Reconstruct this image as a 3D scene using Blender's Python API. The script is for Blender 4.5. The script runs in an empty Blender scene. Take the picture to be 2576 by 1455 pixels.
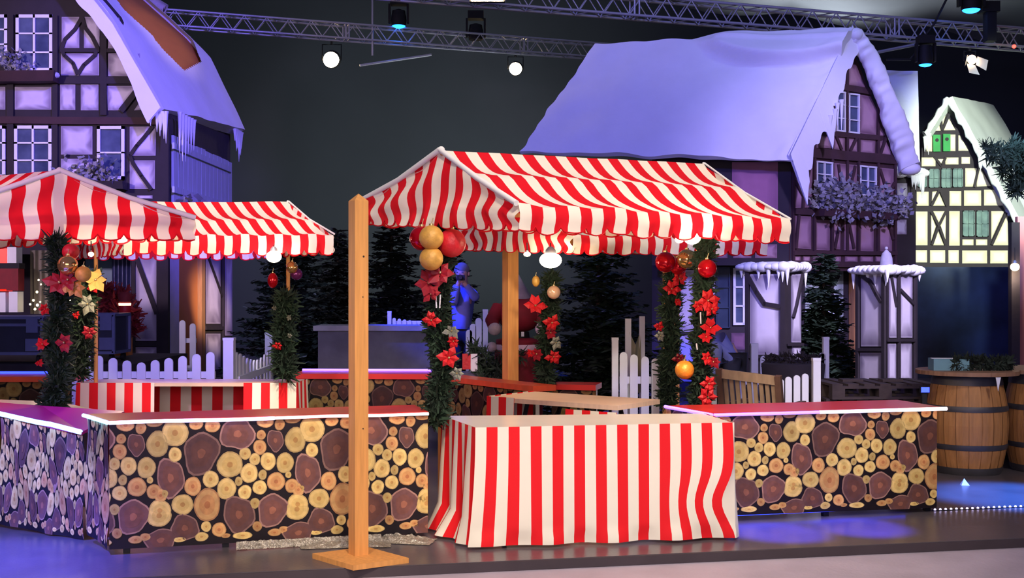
import bpy, math, random
from mathutils import Vector, Matrix, noise
V = Vector
PI = math.pi
scn = bpy.context.scene
COL = scn.collection
random.seed(11)
# ------------------------------------------------------------------ camera: level, eye height 1.607 m
CX, CY, FPX, EYE = 1288.0, 727.5, 3000.0, 1.607
cam = bpy.data.cameras.new('camera')
cam.sensor_fit = 'HORIZONTAL'; cam.sensor_width = 36.0
cam.lens = 36.0 * FPX / 2576.0
cam.clip_end = 200
camo = bpy.data.objects.new('camera', cam); COL.objects.link(camo)
camo.location = (0, 0, EYE); camo.rotation_euler = (PI/2, 0, 0)
scn.camera = camo

def at(x, y, Y):
    """survey point: the spot at distance Y seen along the sight line x, y"""
    return V(((x-CX)/FPX*Y, Y, EYE+(CY-y)/FPX*Y))
def onz(x, y, z):
    Y = (EYE-z)*FPX/(y-CY)
    return at(x, y, Y)
def lerp(a, b, t): return a+(b-a)*t

class Pl:
    """upright wall plane through two plan points; pt() gives a survey point on it, off metres in front of it"""
    def __init__(s, a, b):
        s.a = V((a[0], a[1], 0)); d = V((b[0]-a[0], b[1]-a[1], 0)); s.d = d.normalized()
        n = V((s.d.y, -s.d.x, 0))
        if n.dot(s.a) > 0: n = -n
        s.n = n
    def pt(s, x, y, off=0.0):
        r = V(((x-CX)/FPX, 1.0, (CY-y)/FPX))
        k = (s.a.dot(s.n)+0.0)/(r.dot(s.n))
        p = r*k; p.z += EYE
        return p + s.n*off

# ------------------------------------------------------------------ materials
def lin(c):
    c = c/255.0
    return c/12.92 if c <= 0.04045 else ((c+0.055)/1.055)**2.4
def rgb(*c): return tuple(lin(k) for k in c)+(1.0,)
MATS = {}
def mk(name, c, rough=.7, var=.18, scale=6.0, metal=0.0, bump=0.0, emit=None, es=0.0, attr=False, transl=0.0, stretch=None, spec=.5, c2=None, bscale=None, alpha=None, glass=False):
    m = bpy.data.materials.new(name); m.use_nodes = True
    nt = m.node_tree; N = nt.nodes; L = nt.links
    b = N['Principled BSDF']; out = N['Material Output']
    b.inputs['Roughness'].default_value = rough
    b.inputs['Metallic'].default_value = metal
    b.inputs['Specular IOR Level'].default_value = spec
    tc = N.new('ShaderNodeTexCoord'); mp = N.new('ShaderNodeMapping')
    L.new(tc.outputs['Object'], mp.inputs['Vector'])
    if stretch: mp.inputs['Scale'].default_value = stretch
    nz = N.new('ShaderNodeTexNoise'); nz.inputs['Scale'].default_value = scale; nz.inputs['Detail'].default_value = 4
    L.new(mp.outputs['Vector'], nz.inputs['Vector'])
    mx = N.new('ShaderNodeMix'); mx.data_type = 'RGBA'
    rp = N.new('ShaderNodeMapRange'); rp.inputs['From Min'].default_value = .3; rp.inputs['From Max'].default_value = .7
    L.new(nz.outputs['Fac'], rp.inputs['Value'])
    L.new(rp.outputs['Result'], mx.inputs[0])
    base = rgb(*c)
    if attr:
        at_ = N.new('ShaderNodeAttribute'); at_.attribute_name = 'Col'
        mul = N.new('ShaderNodeMix'); mul.data_type = 'RGBA'; mul.blend_type = 'MULTIPLY'; mul.inputs[0].default_value = 1
        L.new(at_.outputs['Color'], mul.inputs[6])
        g = N.new('ShaderNodeMix'); g.data_type = 'RGBA'
        g.inputs[6].default_value = (1-var, 1-var, 1-var, 1); g.inputs[7].default_value = (1, 1, 1, 1)
        L.new(rp.outputs['Result'], g.inputs[0]); L.new(g.outputs[2], mul.inputs[7])
        csock = mul.outputs[2]
    else:
        d = rgb(*c2) if c2 else tuple(k*(1-var) for k in base[:3])+(1,)
        mx.inputs[6].default_value = d; mx.inputs[7].default_value = base
        csock = mx.outputs[2]
    L.new(csock, b.inputs['Base Color'])
    if bump:
        bp = N.new('ShaderNodeBump'); bp.inputs['Strength'].default_value = bump; bp.inputs['Distance'].default_value = .02
        n2 = N.new('ShaderNodeTexNoise'); n2.inputs['Scale'].default_value = bscale or scale*3; n2.inputs['Detail'].default_value = 3
        L.new(mp.outputs['Vector'], n2.inputs['Vector'])
        L.new(n2.outputs['Fac'], bp.inputs['Height']); L.new(bp.outputs['Normal'], b.inputs['Normal'])
    if emit:
        b.inputs['Emission Color'].default_value = rgb(*emit); b.inputs['Emission Strength'].default_value = es
    if transl:
        tr = N.new('ShaderNodeBsdfTranslucent'); ms = N.new('ShaderNodeMixShader'); ms.inputs[0].default_value = transl
        L.new(csock, tr.inputs['Color']); L.new(b.outputs[0], ms.inputs[1]); L.new(tr.outputs[0], ms.inputs[2])
        L.new(ms.outputs[0], out.inputs['Surface'])
    if glass:
        b.inputs['Transmission Weight'].default_value = 1.0; b.inputs['IOR'].default_value = 1.05
    MATS[name] = m
    return m

# ------------------------------------------------------------------ mesh builder
class MB:
    def __init__(s): s.v = []; s.f = []; s.m = []; s.c = []; s.smooth = []
    def add(s, vs, fs, mat=0, col=(1, 1, 1), smooth=False):
        o = len(s.v)
        s.v += [V(p) for p in vs]
        if col and isinstance(col[0], (tuple, list)): s.c += list(col)
        else: s.c += [col]*len(vs)
        for f in fs:
            s.f.append([o+i for i in f]); s.m.append(mat); s.smooth.append(smooth)
        return s
    def quad(s, a, b, c, d, mat=0, col=(1, 1, 1)): return s.add([a, b, c, d], [(0, 1, 2, 3)], mat, col)
    def box8(s, p, mat=0, col=(1, 1, 1)):
        return s.add(p, [(0, 3, 2, 1), (4, 5, 6, 7), (0, 1, 5, 4), (1, 2, 6, 5), (2, 3, 7, 6), (3, 0, 4, 7)], mat, col)
    def box(s, c, size, rz=0.0, mat=0, col=(1, 1, 1), M=None):
        c = V(c); x, y, z = [k/2 for k in size]
        R = M if M else Matrix.Rotation(rz, 3, 'Z')
        ps = [c+R@V(q) for q in ((-x, -y, -z), (x, -y, -z), (x, y, -z), (-x, y, -z), (-x, -y, z), (x, -y, z), (x, y, z), (-x, y, z))]
        return s.box8(ps, mat, col)
    def bar(s, p, q, w, h, up=(0, 0, 1), mat=0, col=(1, 1, 1)):
        p = V(p); q = V(q); d = (q-p).normalized(); up = V(up)
        if abs(d.dot(up)) > .98: up = V((0, 1, 0)) if abs(d.y) < .9 else V((1, 0, 0))
        a = d.cross(up).normalized()*(w/2); b = a.cross(d).normalized()*(h/2)
        return s.box8([p-a-b, p+a-b, p+a+b, p-a+b, q-a-b, q+a-b, q+a+b, q-a+b], mat, col)
    def tube(s, pts, r, n=8, mat=0, col=(1, 1, 1), cap=True, smooth=True):
        pts = [V(p) for p in pts]; k = len(pts)
        rs = r if isinstance(r, (list, tuple)) else [r]*k
        vs = []; fs = []; ref = None
        for i, p in enumerate(pts):
            t = (pts[min(i+1, k-1)]-pts[max(i-1, 0)]).normalized()
            if ref is None: ref = V((0, 0, 1)) if abs(t.z) < .9 else V((1, 0, 0))
            a = t.cross(ref).normalized(); b = t.cross(a).normalized(); ref = -(b.cross(t)).cross(t) if False else ref
            for j in range(n):
                an = 2*PI*j/n
                vs.append(p+(a*math.cos(an)+b*math.sin(an))*rs[i])
        for i in range(k-1):
            for j in range(n):
                fs.append((i*n+j, i*n+(j+1) % n, (i+1)*n+(j+1) % n, (i+1)*n+j))
        s.add(vs, fs, mat, col, smooth)
        if cap:
            s.add([vs[j] for j in range(n)], [tuple(range(n-1, -1, -1))], mat, col)
            s.add([vs[(k-1)*n+j] for j in range(n)], [tuple(range(n))], mat, col)
        return s
    def ball(s, c, r, nu=16, nv=10, mat=0, col=(1, 1, 1), fn=None, smooth=True):
        c = V(c); r = V((r, r, r)) if not isinstance(r, (tuple, list, Vector)) else V(r)
        vs = [c+V((0, 0, r.z))]; fs = []
        for i in range(1, nv):
            th = PI*i/nv
            for j in range(nu):
                ph = 2*PI*j/nu
                d = V((math.sin(th)*math.cos(ph)*r.x, math.sin(th)*math.sin(ph)*r.y, math.cos(th)*r.z))
                if fn: d = d*fn(d)
                vs.append(c+d)
        vs.append(c-V((0, 0, r.z)))
        for j in range(nu): fs.append((0, 1+j, 1+(j+1) % nu))
        for i in range(nv-2):
            for j in range(nu):
                a = 1+i*nu; b = a+nu
                fs.append((a+j, b+j, b+(j+1) % nu, a+(j+1) % nu))
        l = len(vs)-1; a = 1+(nv-2)*nu
        for j in range(nu): fs.append((l, a+(j+1) % nu, a+j))
        return s.add(vs, fs, mat, col, smooth)
    def lathe(s, c, prof, n=24, mat=0, col=(1, 1, 1), cap=True, smooth=True, axis=None):
        c = V(c); vs = []; fs = []
        R = axis.to_track_quat('Z', 'Y').to_matrix() if axis is not None else Matrix.Identity(3)
        for r, z in prof:
            for j in range(n):
                a = 2*PI*j/n
                vs.append(c+R@V((r*math.cos(a), r*math.sin(a), z)))
        for i in range(len(prof)-1):
            for j in range(n): fs.append((i*n+j, i*n+(j+1) % n, (i+1)*n+(j+1) % n, (i+1)*n+j))
        s.add(vs, fs, mat, col, smooth)
        if cap:
            s.add(vs[:n], [tuple(range(n-1, -1, -1))], mat, col); s.add(vs[-n:], [tuple(range(n))], mat, col)
        return s
    def prism(s, poly, ext, mat=0, col=(1, 1, 1)):
        poly = [V(p) for p in poly]; ext = V(ext); n = len(poly)
        vs = poly+[p+ext for p in poly]
        fs = [tuple(range(n-1, -1, -1)), tuple(range(n, 2*n))]+[(i, (i+1) % n, n+(i+1) % n, n+i) for i in range(n)]
        return s.add(vs, fs, mat, col)
    def grid(s, fn, nu, nv, mat=0, colfn=None, smooth=True, matfn=None, hole=None):
        vs = []; cs = []
        for j in range(nv+1):
            for i in range(nu+1):
                vs.append(V(fn(i/nu, j/nv))); cs.append(colfn(i/nu, j/nv) if colfn else (1, 1, 1))
        o = len(s.v); s.v += vs; s.c += cs
        for j in range(nv):
            for i in range(nu):
                if hole and hole((i+.5)/nu, (j+.5)/nv): continue
                a = o+j*(nu+1)+i
                s.f.append([a, a+1, a+nu+2, a+nu+1]); s.m.append(matfn(i, j) if matfn else mat); s.smooth.append(smooth)
        return s
    def mesh(s, name, mats, origin=V((0, 0, 0))):
        me = bpy.data.meshes.new(name)
        me.from_pydata([p-origin for p in s.v], [], s.f)
        for m in (mats if isinstance(mats, (list, tuple)) else [mats]): me.materials.append(MATS[m] if isinstance(m, str) else m)
        me.polygons.foreach_set('material_index', s.m)
        me.polygons.foreach_set('use_smooth', s.smooth)
        ca = me.color_attributes.new('Col', 'FLOAT_COLOR', 'POINT')
        flat = []
        for c in s.c: flat += [c[0], c[1], c[2], 1.0]
        ca.data.foreach_set('color', flat)
        me.update()
        return me
    def build(s, name, mats, parent=None, label=None):
        org = WORLD[parent.name] if parent is not None else V((0, 0, 0))
        o = bpy.data.objects.new(name, s.mesh(name, mats, org)); COL.objects.link(o)
        if parent is not None:
            o.parent = parent; WORLD[o.name] = org
        if label: o['label'] = label
        return o
    def single(s, name, mats, label, cat, group=None, kind=None, loc=None):
        """a thing that is one mesh; its origin at the middle of its foot"""
        if loc is None:
            xs = [p.x for p in s.v]; ys = [p.y for p in s.v]; zs = [p.z for p in s.v]
            loc = V(((min(xs)+max(xs))/2, (min(ys)+max(ys))/2, min(zs)))
        o = bpy.data.objects.new(name, s.mesh(name, mats, V(loc))); COL.objects.link(o); o.location = loc
        WORLD[o.name] = V(loc)
        tag(o, label, cat, group, kind)
        return o
WORLD = {}
def tag(o, label=None, cat=None, group=None, kind=None):
    if label: o['label'] = label
    if cat: o['category'] = cat
    if group: o['group'] = group
    if kind: o['kind'] = kind
LABELS = set()
def thing(name, label, cat, loc, group=None, kind=None):
    o = bpy.data.objects.new(name, None); COL.objects.link(o)
    o.empty_display_size = .1
    o.location = loc; WORLD[o.name] = V(loc)
    tag(o, label, cat, group, kind)
    return o
def copy_tree(o, loc, label=None, parent=None):
    c = o.copy(); COL.objects.link(c)
    if parent is not None: c.parent = parent
    else:
        c.location = loc; WORLD[c.name] = V(loc)
    if label: c['label'] = label
    for ch in [x for x in bpy.data.objects if x.parent == o]: copy_tree(ch, None, None, c)
    return c
def spot(loc, tgt, power, col, size, blend=.5, radius=.15):
    l = bpy.data.lights.new('spot', 'SPOT'); l.energy = power; l.color = col; l.spot_size = math.radians(size); l.spot_blend = blend; l.shadow_soft_size = radius
    o = bpy.data.objects.new('spot_beam', l); COL.objects.link(o); o.location = loc
    o.rotation_euler = (V(tgt)-V(loc)).to_track_quat('-Z', 'Y').to_euler()
    return o
def point(loc, power, col, radius=.06):
    l = bpy.data.lights.new('point', 'POINT'); l.energy = power; l.color = col; l.shadow_soft_size = radius
    o = bpy.data.objects.new('lamp_glow', l); COL.objects.link(o); o.location = loc
    return o
def area(loc, tgt, power, col, sx, sy):
    l = bpy.data.lights.new('area', 'AREA'); l.energy = power; l.color = col; l.shape = 'RECTANGLE'; l.size = sx; l.size_y = sy
    o = bpy.data.objects.new('soft_light', l); COL.objects.link(o); o.location = loc
    o.rotation_euler = (V(tgt)-V(loc)).to_track_quat('-Z', 'Y').to_euler()
    return o
mk('fabric_red', (225, 22, 38), .8, .06, 5, transl=.22, spec=.2)
mk('fabric_cream', (246, 238, 222), .8, .05, 5, transl=.22, spec=.2)
mk('fabric_white', (236, 234, 232), .8, .05, 5, transl=.1, spec=.2)
mk('cloth_red', (232, 26, 36), .75, .05, 4, spec=.25)
mk('cloth_cream', (240, 232, 214), .75, .05, 4, spec=.25)
mk('table_white', (240, 228, 218), .16, .05, 3, spec=.5)
mk('table_wood', (230, 198, 174), .3, .15, 4, stretch=(1, 12, 1))
mk('post_wood', (226, 160, 88), .6, .22, 3, stretch=(14, 14, 1), bump=.1)
mk('old_wood', (168, 120, 76), .7, .35, 3, stretch=(8, 8, 1), bump=.2)
mk('bench_wood', (160, 132, 106), .7, .3, 4, stretch=(6, 6, 2))
mk('bar_red', (205, 52, 48), .3, .15, 3, stretch=(1, 6, 1))
mk('bar_orange', (215, 84, 54), .35, .2, 3, stretch=(1, 6, 1))
mk('bar_magenta', (176, 34, 110), .3, .1, 3)
mk('dark_metal', (32, 32, 38), .45, .2, 5, metal=.4)
mk('black', (9, 9, 12), .7, .2, 5)
mk('steel', (190, 192, 200), .38, .1, 5, metal=.35)
mk('print', (255, 255, 255), .55, .3, 22, attr=True, spec=.3)
mk('print_far', (255, 255, 255), .6, .3, 22, attr=True, spec=.2)
mk('timber', (44, 36, 44), .8, .3, 5, bump=.15)
mk('timber_brown', (66, 40, 44), .8, .3, 5, bump=.15)
mk('plaster', (255, 255, 255), .85, .12, 5, attr=True)
mk('snow', (232, 234, 244), .8, .05, 3, bump=.25, bscale=9)
mk('snow_clean', (232, 240, 236), .85, .04, 3, bump=.15, bscale=7)
mk('roof_board', (196, 118, 58), .75, .12, 2, stretch=(3, .6, 1))
mk('shutter_board', (186, 192, 212), .75, .25, 4, stretch=(10, 10, .5))
mk('window_white', (226, 226, 232), .5, .06, 6)
mk('pane_dark', (62, 74, 96), .2, .3, 4)
mk('pane_pale', (92, 104, 130), .85, .35, 3, spec=.1, c2=(56, 66, 90))
mk('pane_green', (120, 146, 140), .25, .3, 5, c2=(84, 104, 108))
mk('shutter_green', (20, 140, 62), .6, .15, 8)
mk('needle', (38, 62, 40), .8, .5, 9, c2=(20, 36, 26))
mk('needle_dark', (34, 48, 42), .85, .5, 9, c2=(16, 26, 22))
mk('needle_fresh', (44, 72, 48), .8, .4, 9)
mk('bark', (58, 44, 36), .9, .3, 8)
mk('frost_leaf', (150, 150, 158), .85, .3, 9)
mk('petal_red', (214, 24, 34), .6, .2, 12, transl=.15)
mk('petal_dark', (150, 22, 40), .5, .2, 12)
mk('petal_gold', (206, 150, 84), .5, .2, 12)
mk('leaf_grey', (140, 142, 128), .7, .3, 12)
mk('bauble_red', (190, 12, 30), .12, .1, 6, metal=.55)
mk('bauble_red_matte', (205, 26, 40), .5, .25, 14, bump=.2)
mk('bauble_gold', (214, 160, 72), .5, .3, 26, metal=.15, bump=.15)
mk('bauble_shiny_gold', (226, 178, 110), .08, .1, 6, metal=.85)
mk('bauble_plum', (110, 40, 100), .15, .1, 6, metal=.5)
mk('bauble_clear', (240, 196, 160), .05, .1, 6, metal=.3)
mk('bauble_orange', (252, 160, 50), .4, .25, 20, metal=.2, bump=.2, emit=(255, 150, 40), es=.0)
mk('cap_metal', (200, 180, 130), .3, .1, 6, metal=.8)
mk('fence_white', (228, 230, 240), .6, .06, 5)
mk('bulb', (255, 240, 210), .4, .0, 5, emit=(255, 236, 196), es=22)
mk('bulb_small', (255, 230, 190), .4, .0, 5, emit=(255, 214, 150), es=12)
mk('led_cool', (220, 240, 255), .4, .0, 5, emit=(90, 175, 255), es=9)
mk('led_white', (240, 240, 255), .4, .0, 5, emit=(206, 190, 255), es=5)
mk('led_pink', (255, 240, 240), .4, .0, 5, emit=(255, 206, 205), es=3.6)
mk('led_violet', (150, 130, 255), .4, .0, 5, emit=(110, 80, 255), es=5)
mk('led_blue', (90, 110, 255), .4, .0, 5, emit=(40, 60, 255), es=4)
mk('lens_blue', (60, 150, 255), .3, .0, 5, emit=(20, 110, 255), es=14)
mk('lens_warm', (255, 240, 210), .3, .0, 5, emit=(255, 226, 176), es=60)
mk('lens_orange', (255, 220, 170), .3, .0, 5, emit=(255, 206, 150), es=9)
mk('red_dot', (255, 90, 80), .3, .0, 5, emit=(255, 60, 50), es=6)
mk('fairy', (255, 240, 200), .3, .0, 5, emit=(255, 232, 180), es=16)
mk('lamp_red', (255, 60, 40), .4, .1, 5, emit=(255, 40, 24), es=1.6)
mk('barrel_wood', (176, 122, 70), .55, .3, 4, stretch=(9, 9, .8), bump=.15)
mk('barrel_top', (150, 112, 86), .6, .3, 4, stretch=(2, 10, 1))
mk('hoop', (82, 80, 86), .5, .3, 8, metal=.5)
mk('pallet_wood', (74, 62, 62), .85, .35, 5, stretch=(2, 10, 4))
mk('box_teal', (104, 150, 172), .6, .15, 6)
mk('paper_white', (226, 224, 232), .6, .1, 6)
mk('foil', (190, 184, 168), .25, .3, 30, metal=.45, bump=.9, bscale=60)
mk('stage_floor', (92, 86, 92), .28, .25, 3, bump=.06, bscale=60, spec=.5)
mk('hall_floor', (196, 184, 200), .5, .2, 3, bump=.1, bscale=40)
mk('stage_edge', (64, 54, 60), .6, .2, 5)
mk('wall_dark', (48, 52, 56), .9, .35, .25)
mk('ceiling_canvas', (150, 156, 164), .8, .2, .6)
mk('stone', (112, 110, 114), .85, .3, 5, bump=.3)
mk('stone_pale', (168, 164, 160), .8, .25, 5, bump=.2)
mk('case_panel', (40, 42, 66), .5, .2, 8)
mk('case_metal', (120, 124, 170), .35, .15, 8, metal=.5)
mk('red_coat', (128, 22, 36), .75, .25, 8)
mk('fur_white', (222, 206, 212), .9, .15, 20, bump=.4)
mk('grey_felt', (140, 138, 156), .9, .25, 14)
mk('skin', (196, 150, 128), .6, .1, 8)
mk('jacket', (120, 128, 190), .8, .25, 9)
mk('jacket_dark', (26, 30, 46), .85, .25, 9)
mk('trousers', (34, 36, 52), .85, .2, 9)
mk('hair', (120, 116, 120), .8, .3, 20)
mk('bucket', (120, 118, 140), .4, .3, 5, stretch=(1, 1, 10), metal=.4)
mk('screen_blue', (44, 58, 84), .8, .6, 1.6, c2=(22, 30, 44))
mk('curtain_beige', (120, 112, 100), .9, .25, 5)
mk('pane_teal', (88, 120, 150), .4, .25, 3)
mk('dark_cloth', (40, 34, 44), .9, .35, 6)
mk('glow_cloth', (190, 186, 150), .7, .25, 6, transl=.5)
mk('wall_salmon', (206, 128, 132), .8, .1, 3)
mk('cable', (26, 26, 30), .6, .1, 5)
mk('bench_frame', (98, 68, 56), .7, .3, 4, stretch=(6, 6, 2))
# ------------------------------------------------------------------ floor and stage
mb = MB(); mb.quad(V((-30, -3, -.06)), V((30, -3, -.06)), V((30, 40, -.06)), V((-30, 40, -.06)))
o = mb.build('floor', 'hall_floor'); tag(o, 'pinkish grey hall floor in front of the stage edge', 'floor', kind='structure')
E1 = V((-1.975, 6.673, 0)); E2 = V((3.304, 7.695, 0)); ed = (E2-E1).normalized()
L_, R_ = E1-ed*14, E1+ed*20
mb = MB()
poly = [L_, R_, V((R_.x, 33, 0)), V((L_.x, 33, 0))]
mb.prism([p-V((0, 0, .05)) for p in poly], (0, 0, .05))
fl = mb.build('floor_stage', 'stage_floor'); tag(fl, 'grey stage boards carrying the market stalls', 'floor', kind='structure')
mb = MB(); n_ = V((ed.y, -ed.x, 0))*.012
mb.box8([L_+n_+V((0, 0, -.058)), R_+n_+V((0, 0, -.058)), R_+V((0, 0, -.058))+n_*-.2, L_+V((0, 0, -.058))+n_*-.2, L_+n_+V((0, 0, -.004)), R_+n_+V((0, 0, -.004)), R_+V((0, 0, -.004))+n_*-.2, L_+V((0, 0, -.004))+n_*-.2])
o = mb.build('trim_1', 'stage_edge'); tag(o, 'dark edging strip along the front of the stage', 'trim', kind='structure')

# ------------------------------------------------------------------ striped roofs
def stall(label, A, B, C, D, P, Q, nf, ng, vd, posts, group='striped market stalls', purlin=.5, tilt=0.0, seed=1, right_gable=True, postmat='post_wood', post_r=.045, square=True):
    """A left back, B left front, C right front, D right back eave corners; P, Q ridge ends"""
    rnd = random.Random(seed)
    loc = V(((P.x+Q.x)/2, (P.y+Q.y)/2, 0))
    t = thing('market_stall', label, 'market stall', loc, group)
    sub = 4
    def slope(R0, R1, e0, e1, n, out):
        mb = MB(); out = out.normalized()
        nrm = (e0-R0).cross(R1-R0).normalized()
        if nrm.z < 0: nrm = -nrm
        T = 16
        def fn(u, v):
            p = lerp(lerp(R0, R1, u), lerp(e0, e1, u), v)
            s1 = v/purlin if v < purlin else (v-purlin)/(1-purlin)
            sag = -.05*math.sin(PI*s1)
            sag += .008*math.sin(u*n*PI*.5+seed)*v
            sag += .01*noise.noise(V((u*5, v*4, seed)))
            return p+nrm*sag
        mb.grid(fn, n*sub, T, matfn=lambda i, j: 1 if (i//sub) % 2 == 0 else 0)
        def fv(u, v):
            p = fn(u, 1.0)
            per = u*n/2.0+.25                      # one lobe per cream stripe
            fr = (per % 1.0)*2-1
            d = vd*.74+vd*.26*math.sqrt(max(0, 1-fr*fr))
            w = .012*math.sin(u*n*PI*.37+seed*2)*v
            return p+V((0, 0, -d*v))+out*(.015*math.sin(PI*min(1, v*1.2))+w)
        mb.grid(fv, n*sub, 5, matfn=lambda i, j: 1 if (i//sub) % 2 == 0 else 0)
        # piping round the hem
        hem = [fv(i/(n*sub), 1.0)-out*.004 for i in range(n*sub+1)]
        mb.tube(hem, .006, 5, 0)
        return mb
    outF = V(((B-A).x, (B-A).y, 0)); outB = -outF
    slope(P, Q, B, C, nf, outF).build('roof_canopy', ['fabric_red', 'fabric_cream'], t)
    slope(P, Q, A, D, nf, outB).build('roof_canopy', ['fabric_red', 'fabric_cream'], t)
    def gable(A_, P_, B_, out):
        mb = MB(); out = out.normalized()
        def fn(u, v):
            bot = lerp(A_, B_, u)
            top = lerp(A_, P_, u*2) if u < .5 else lerp(P_, B_, u*2-1)
            top = top-V((0, 0, .01))
            per = u*ng/2.0+.25; fr = (per % 1.0)*2-1
            d = vd*.74+vd*.26*math.sqrt(max(0, 1-fr*fr))
            low = bot+V((0, 0, -d))
            p = lerp(top, low, v)
            side = (B_-A_).normalized()
            amp = .020*(1 if tilt == 0 else tilt)
            w = amp*math.sin(v*6.6+.6*seed+1.5*abs(u-.5))*min(1, v*4)*1.5*(1-v)**.6
            return p+side*w*(1.1 if u < .45 else .8)+out*(.014*math.sin(v*9+u*9+seed)+.006*math.sin(u*31))
        mb.grid(fn, ng*sub, 14, matfn=lambda i, j: 1 if (i//sub) % 2 == 0 else 0)
        hem = [fn(i/(ng*sub), 1.0)-out*.004 for i in range(ng*sub+1)]
        mb.tube(hem, .006, 5, 0)
        return mb
    outL = V(((P-Q).x, (P-Q).y, 0))
    gable(A, P, B, outL).build('gable_cloth', ['fabric_red', 'fabric_cream'], t)
    gable(D, Q, C, -outL).build('gable_cloth', ['fabric_red', 'fabric_cream'], t)
    # pale rake hems
    for (a, p, b, o_) in ((A, P, B, outL.normalized()), (D, Q, C, -outL.normalized())):
        mb = MB()
        up = V((0, 0, .004))
        rr = .019 if a is A else .008
        mb.tube([a+o_*.01+up, lerp(a, p, .5)+up-V((0, 0, .02)), p+o_*.01+up], rr, 8)
        mb.tube([p+o_*.01+up, lerp(b, p, .5)+up-V((0, 0, .02)), b+o_*.01+up], rr, 8)
        mb.ball(p+up*.5, rr*1.3, 10, 8)
        mb.build('rake_hem', 'fabric_white', t)
    dn = V((0, 0, -.05))
    mb = MB(); mb.bar(P+dn, Q+dn, .03, .05); mb.build('ridge_beam', 'post_wood', t)
    for a, b in ((B, C), (A, D)):
        mb = MB(); i_ = V(((P+Q)/2-(a+b)/2)); i_.z = 0; i_ = i_.normalized()*.05
        mb.bar(lerp(a, b, .03)+dn*.8+i_, lerp(a, b, .97)+dn*.8+i_, .03, .03); mb.build('eave_rail', 'post_wood', t)
    for a, b in ((A, B), (D, C)):
        mb = MB(); k = ((P+Q)/2-(a+b)/2).normalized()*.06; k.z = 0
        mb.bar(lerp(a, b, .05)+dn*1.2+k, lerp(a, b, .95)+dn*1.2+k, .03, .04); mb.build('cross_arm', 'post_wood', t)
    for pst in posts:
        px, py, top, ang = pst[:4]; z0 = pst[4] if len(pst) > 4 else 0
        mb = MB()
        if square: mb.box(V((px, py, (top+z0)/2)), (post_r*2, post_r*2, top-z0), ang)
        else: mb.tube([V((px, py, z0)), V((px, py, top))], post_r, 10)
        mb.build('post', postmat, t)
    return t

# the big stall in front
P1 = V((-.469, 7.9, 2.527)); Q1 = V((1.462, 9.1, 2.564))
A1 = V((-1.10, 8.62, 2.235)); B1 = V((.035, 7.12, 2.115)); C1 = V((1.93, 8.29, 2.09)); D1 = V((1.02, 9.85, 2.2))
stall('largest striped market stall, its whole roof in view beside the bare wooden post', A1, B1, C1, D1, P1, Q1, 25, 21, .165,
      [(-.478, 8.17, 2.47, .5), (Q1.x-.03, Q1.y-.03, 2.5, .5)], post_r=.022, seed=1, purlin=.46)
# the stall behind it: only its scalloped hem shows below the big roof
B4 = V((.50, 9.9, 2.06)); C4 = V((2.35, 11.02, 2.08)); A4 = V((-.53, 11.5, 2.145)); P4 = V((-.015, 10.7, 2.46)); Q4 = V((1.80, 11.8, 2.47)); D4 = V((1.3, 12.6, 2.14))
stall('market stall behind the big roof, only its scalloped hems and a stout timber post showing', A4, B4, C4, D4, P4, Q4, 25, 21, .165,
      [(-.015, 11.2, 2.36, .5), (1.50, 11.25, 2.3, .5)], post_r=.056, seed=2)
# the stall at the left edge, its gable towards us
P2 = V((-3.224, 8.5, 2.45)); B2 = V((-2.37, 8.9, 2.135)); A2 = V((-4.09, 8.09, 2.105)); Q2 = V((-5.18, 9.65, 2.45)); C2 = V((-4.32, 10.05, 2.12)); D2 = V((-6.05, 9.24, 2.11))
stall('striped market stall at the left edge, its broad pink-lit gable facing out', A2, B2, C2, D2, P2, Q2, 25, 21, .165,
      [(P2.x, P2.y+.06, 2.38, .4, .751), (Q2.x, Q2.y, 2.38, .4)], post_r=.022, seed=3, tilt=.2)
# stall in the middle distance with its brightly lit front slope
B3 = V((-3.26, 10.0, 2.055)); C3 = V((-1.5, 10.0, 2.065)); P3 = V((-3.81, 10.9, 2.40)); Q3 = V((-2.05, 10.9, 2.405)); A3 = V((-4.36, 11.8, 2.06)); D3 = V((-2.6, 11.8, 2.065))
stall('market stall left of the wooden post, front roof slope glaring in lamplight', A3, B3, C3, D3, P3, Q3, 25, 21, .165,
      [(P3.x, 10.92, 2.34, 0, .751), (Q3.x, 10.92, 2.34, 0, .751)], post_r=.018, seed=4, square=False, purlin=.55)

# ------------------------------------------------------------------ the bare wooden post on its foot plate
pc = V((-.913, 7.09, 0)); ang = math.radians(33)
t = thing('wooden_post', 'tall bare timber post with pointed top on a square plank foot', 'post', pc)
R = Matrix.Rotation(ang, 3, 'Z')
mb = MB(); w = .044; H = 2.13
rect = [V((-w, -w, 0)), V((w, -w, 0)), V((w, w, 0)), V((-w, w, 0))]
lo = [pc+R@p+V((0, 0, .03)) for p in rect]; hi = [pc+R@p+V((0, 0, H)) for p in rect]
mb.add(lo+hi, [(0, 3, 2, 1), (0, 1, 5, 4), (1, 2, 6, 5), (2, 3, 7, 6), (3, 0, 4, 7)])
mb.add(hi+[pc+V((0, 0, H+.045))], [(0, 1, 4), (1, 2, 4), (2, 3, 4), (3, 0, 4)])
mb.build('shaft', 'post_wood', t)
for (zz, s) in ((1.80, 1), (1.56, .6), (.78, .7)):
    mb = MB(); f = pc+R@V((.012*s, -w-.0005, zz)); mb.lathe(f, [(.006*s, 0), (.006*s, .002)], 10, axis=R@V((0, -1, 0))); mb.build('knot', 'bark', t)
mb = MB()
sl = V((-1.19, 7.107, 0)); sf = V((-.905, 6.80, 0)); sr = V((-.605, 6.99, 0)); sb = sl+sr-sf
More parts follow.
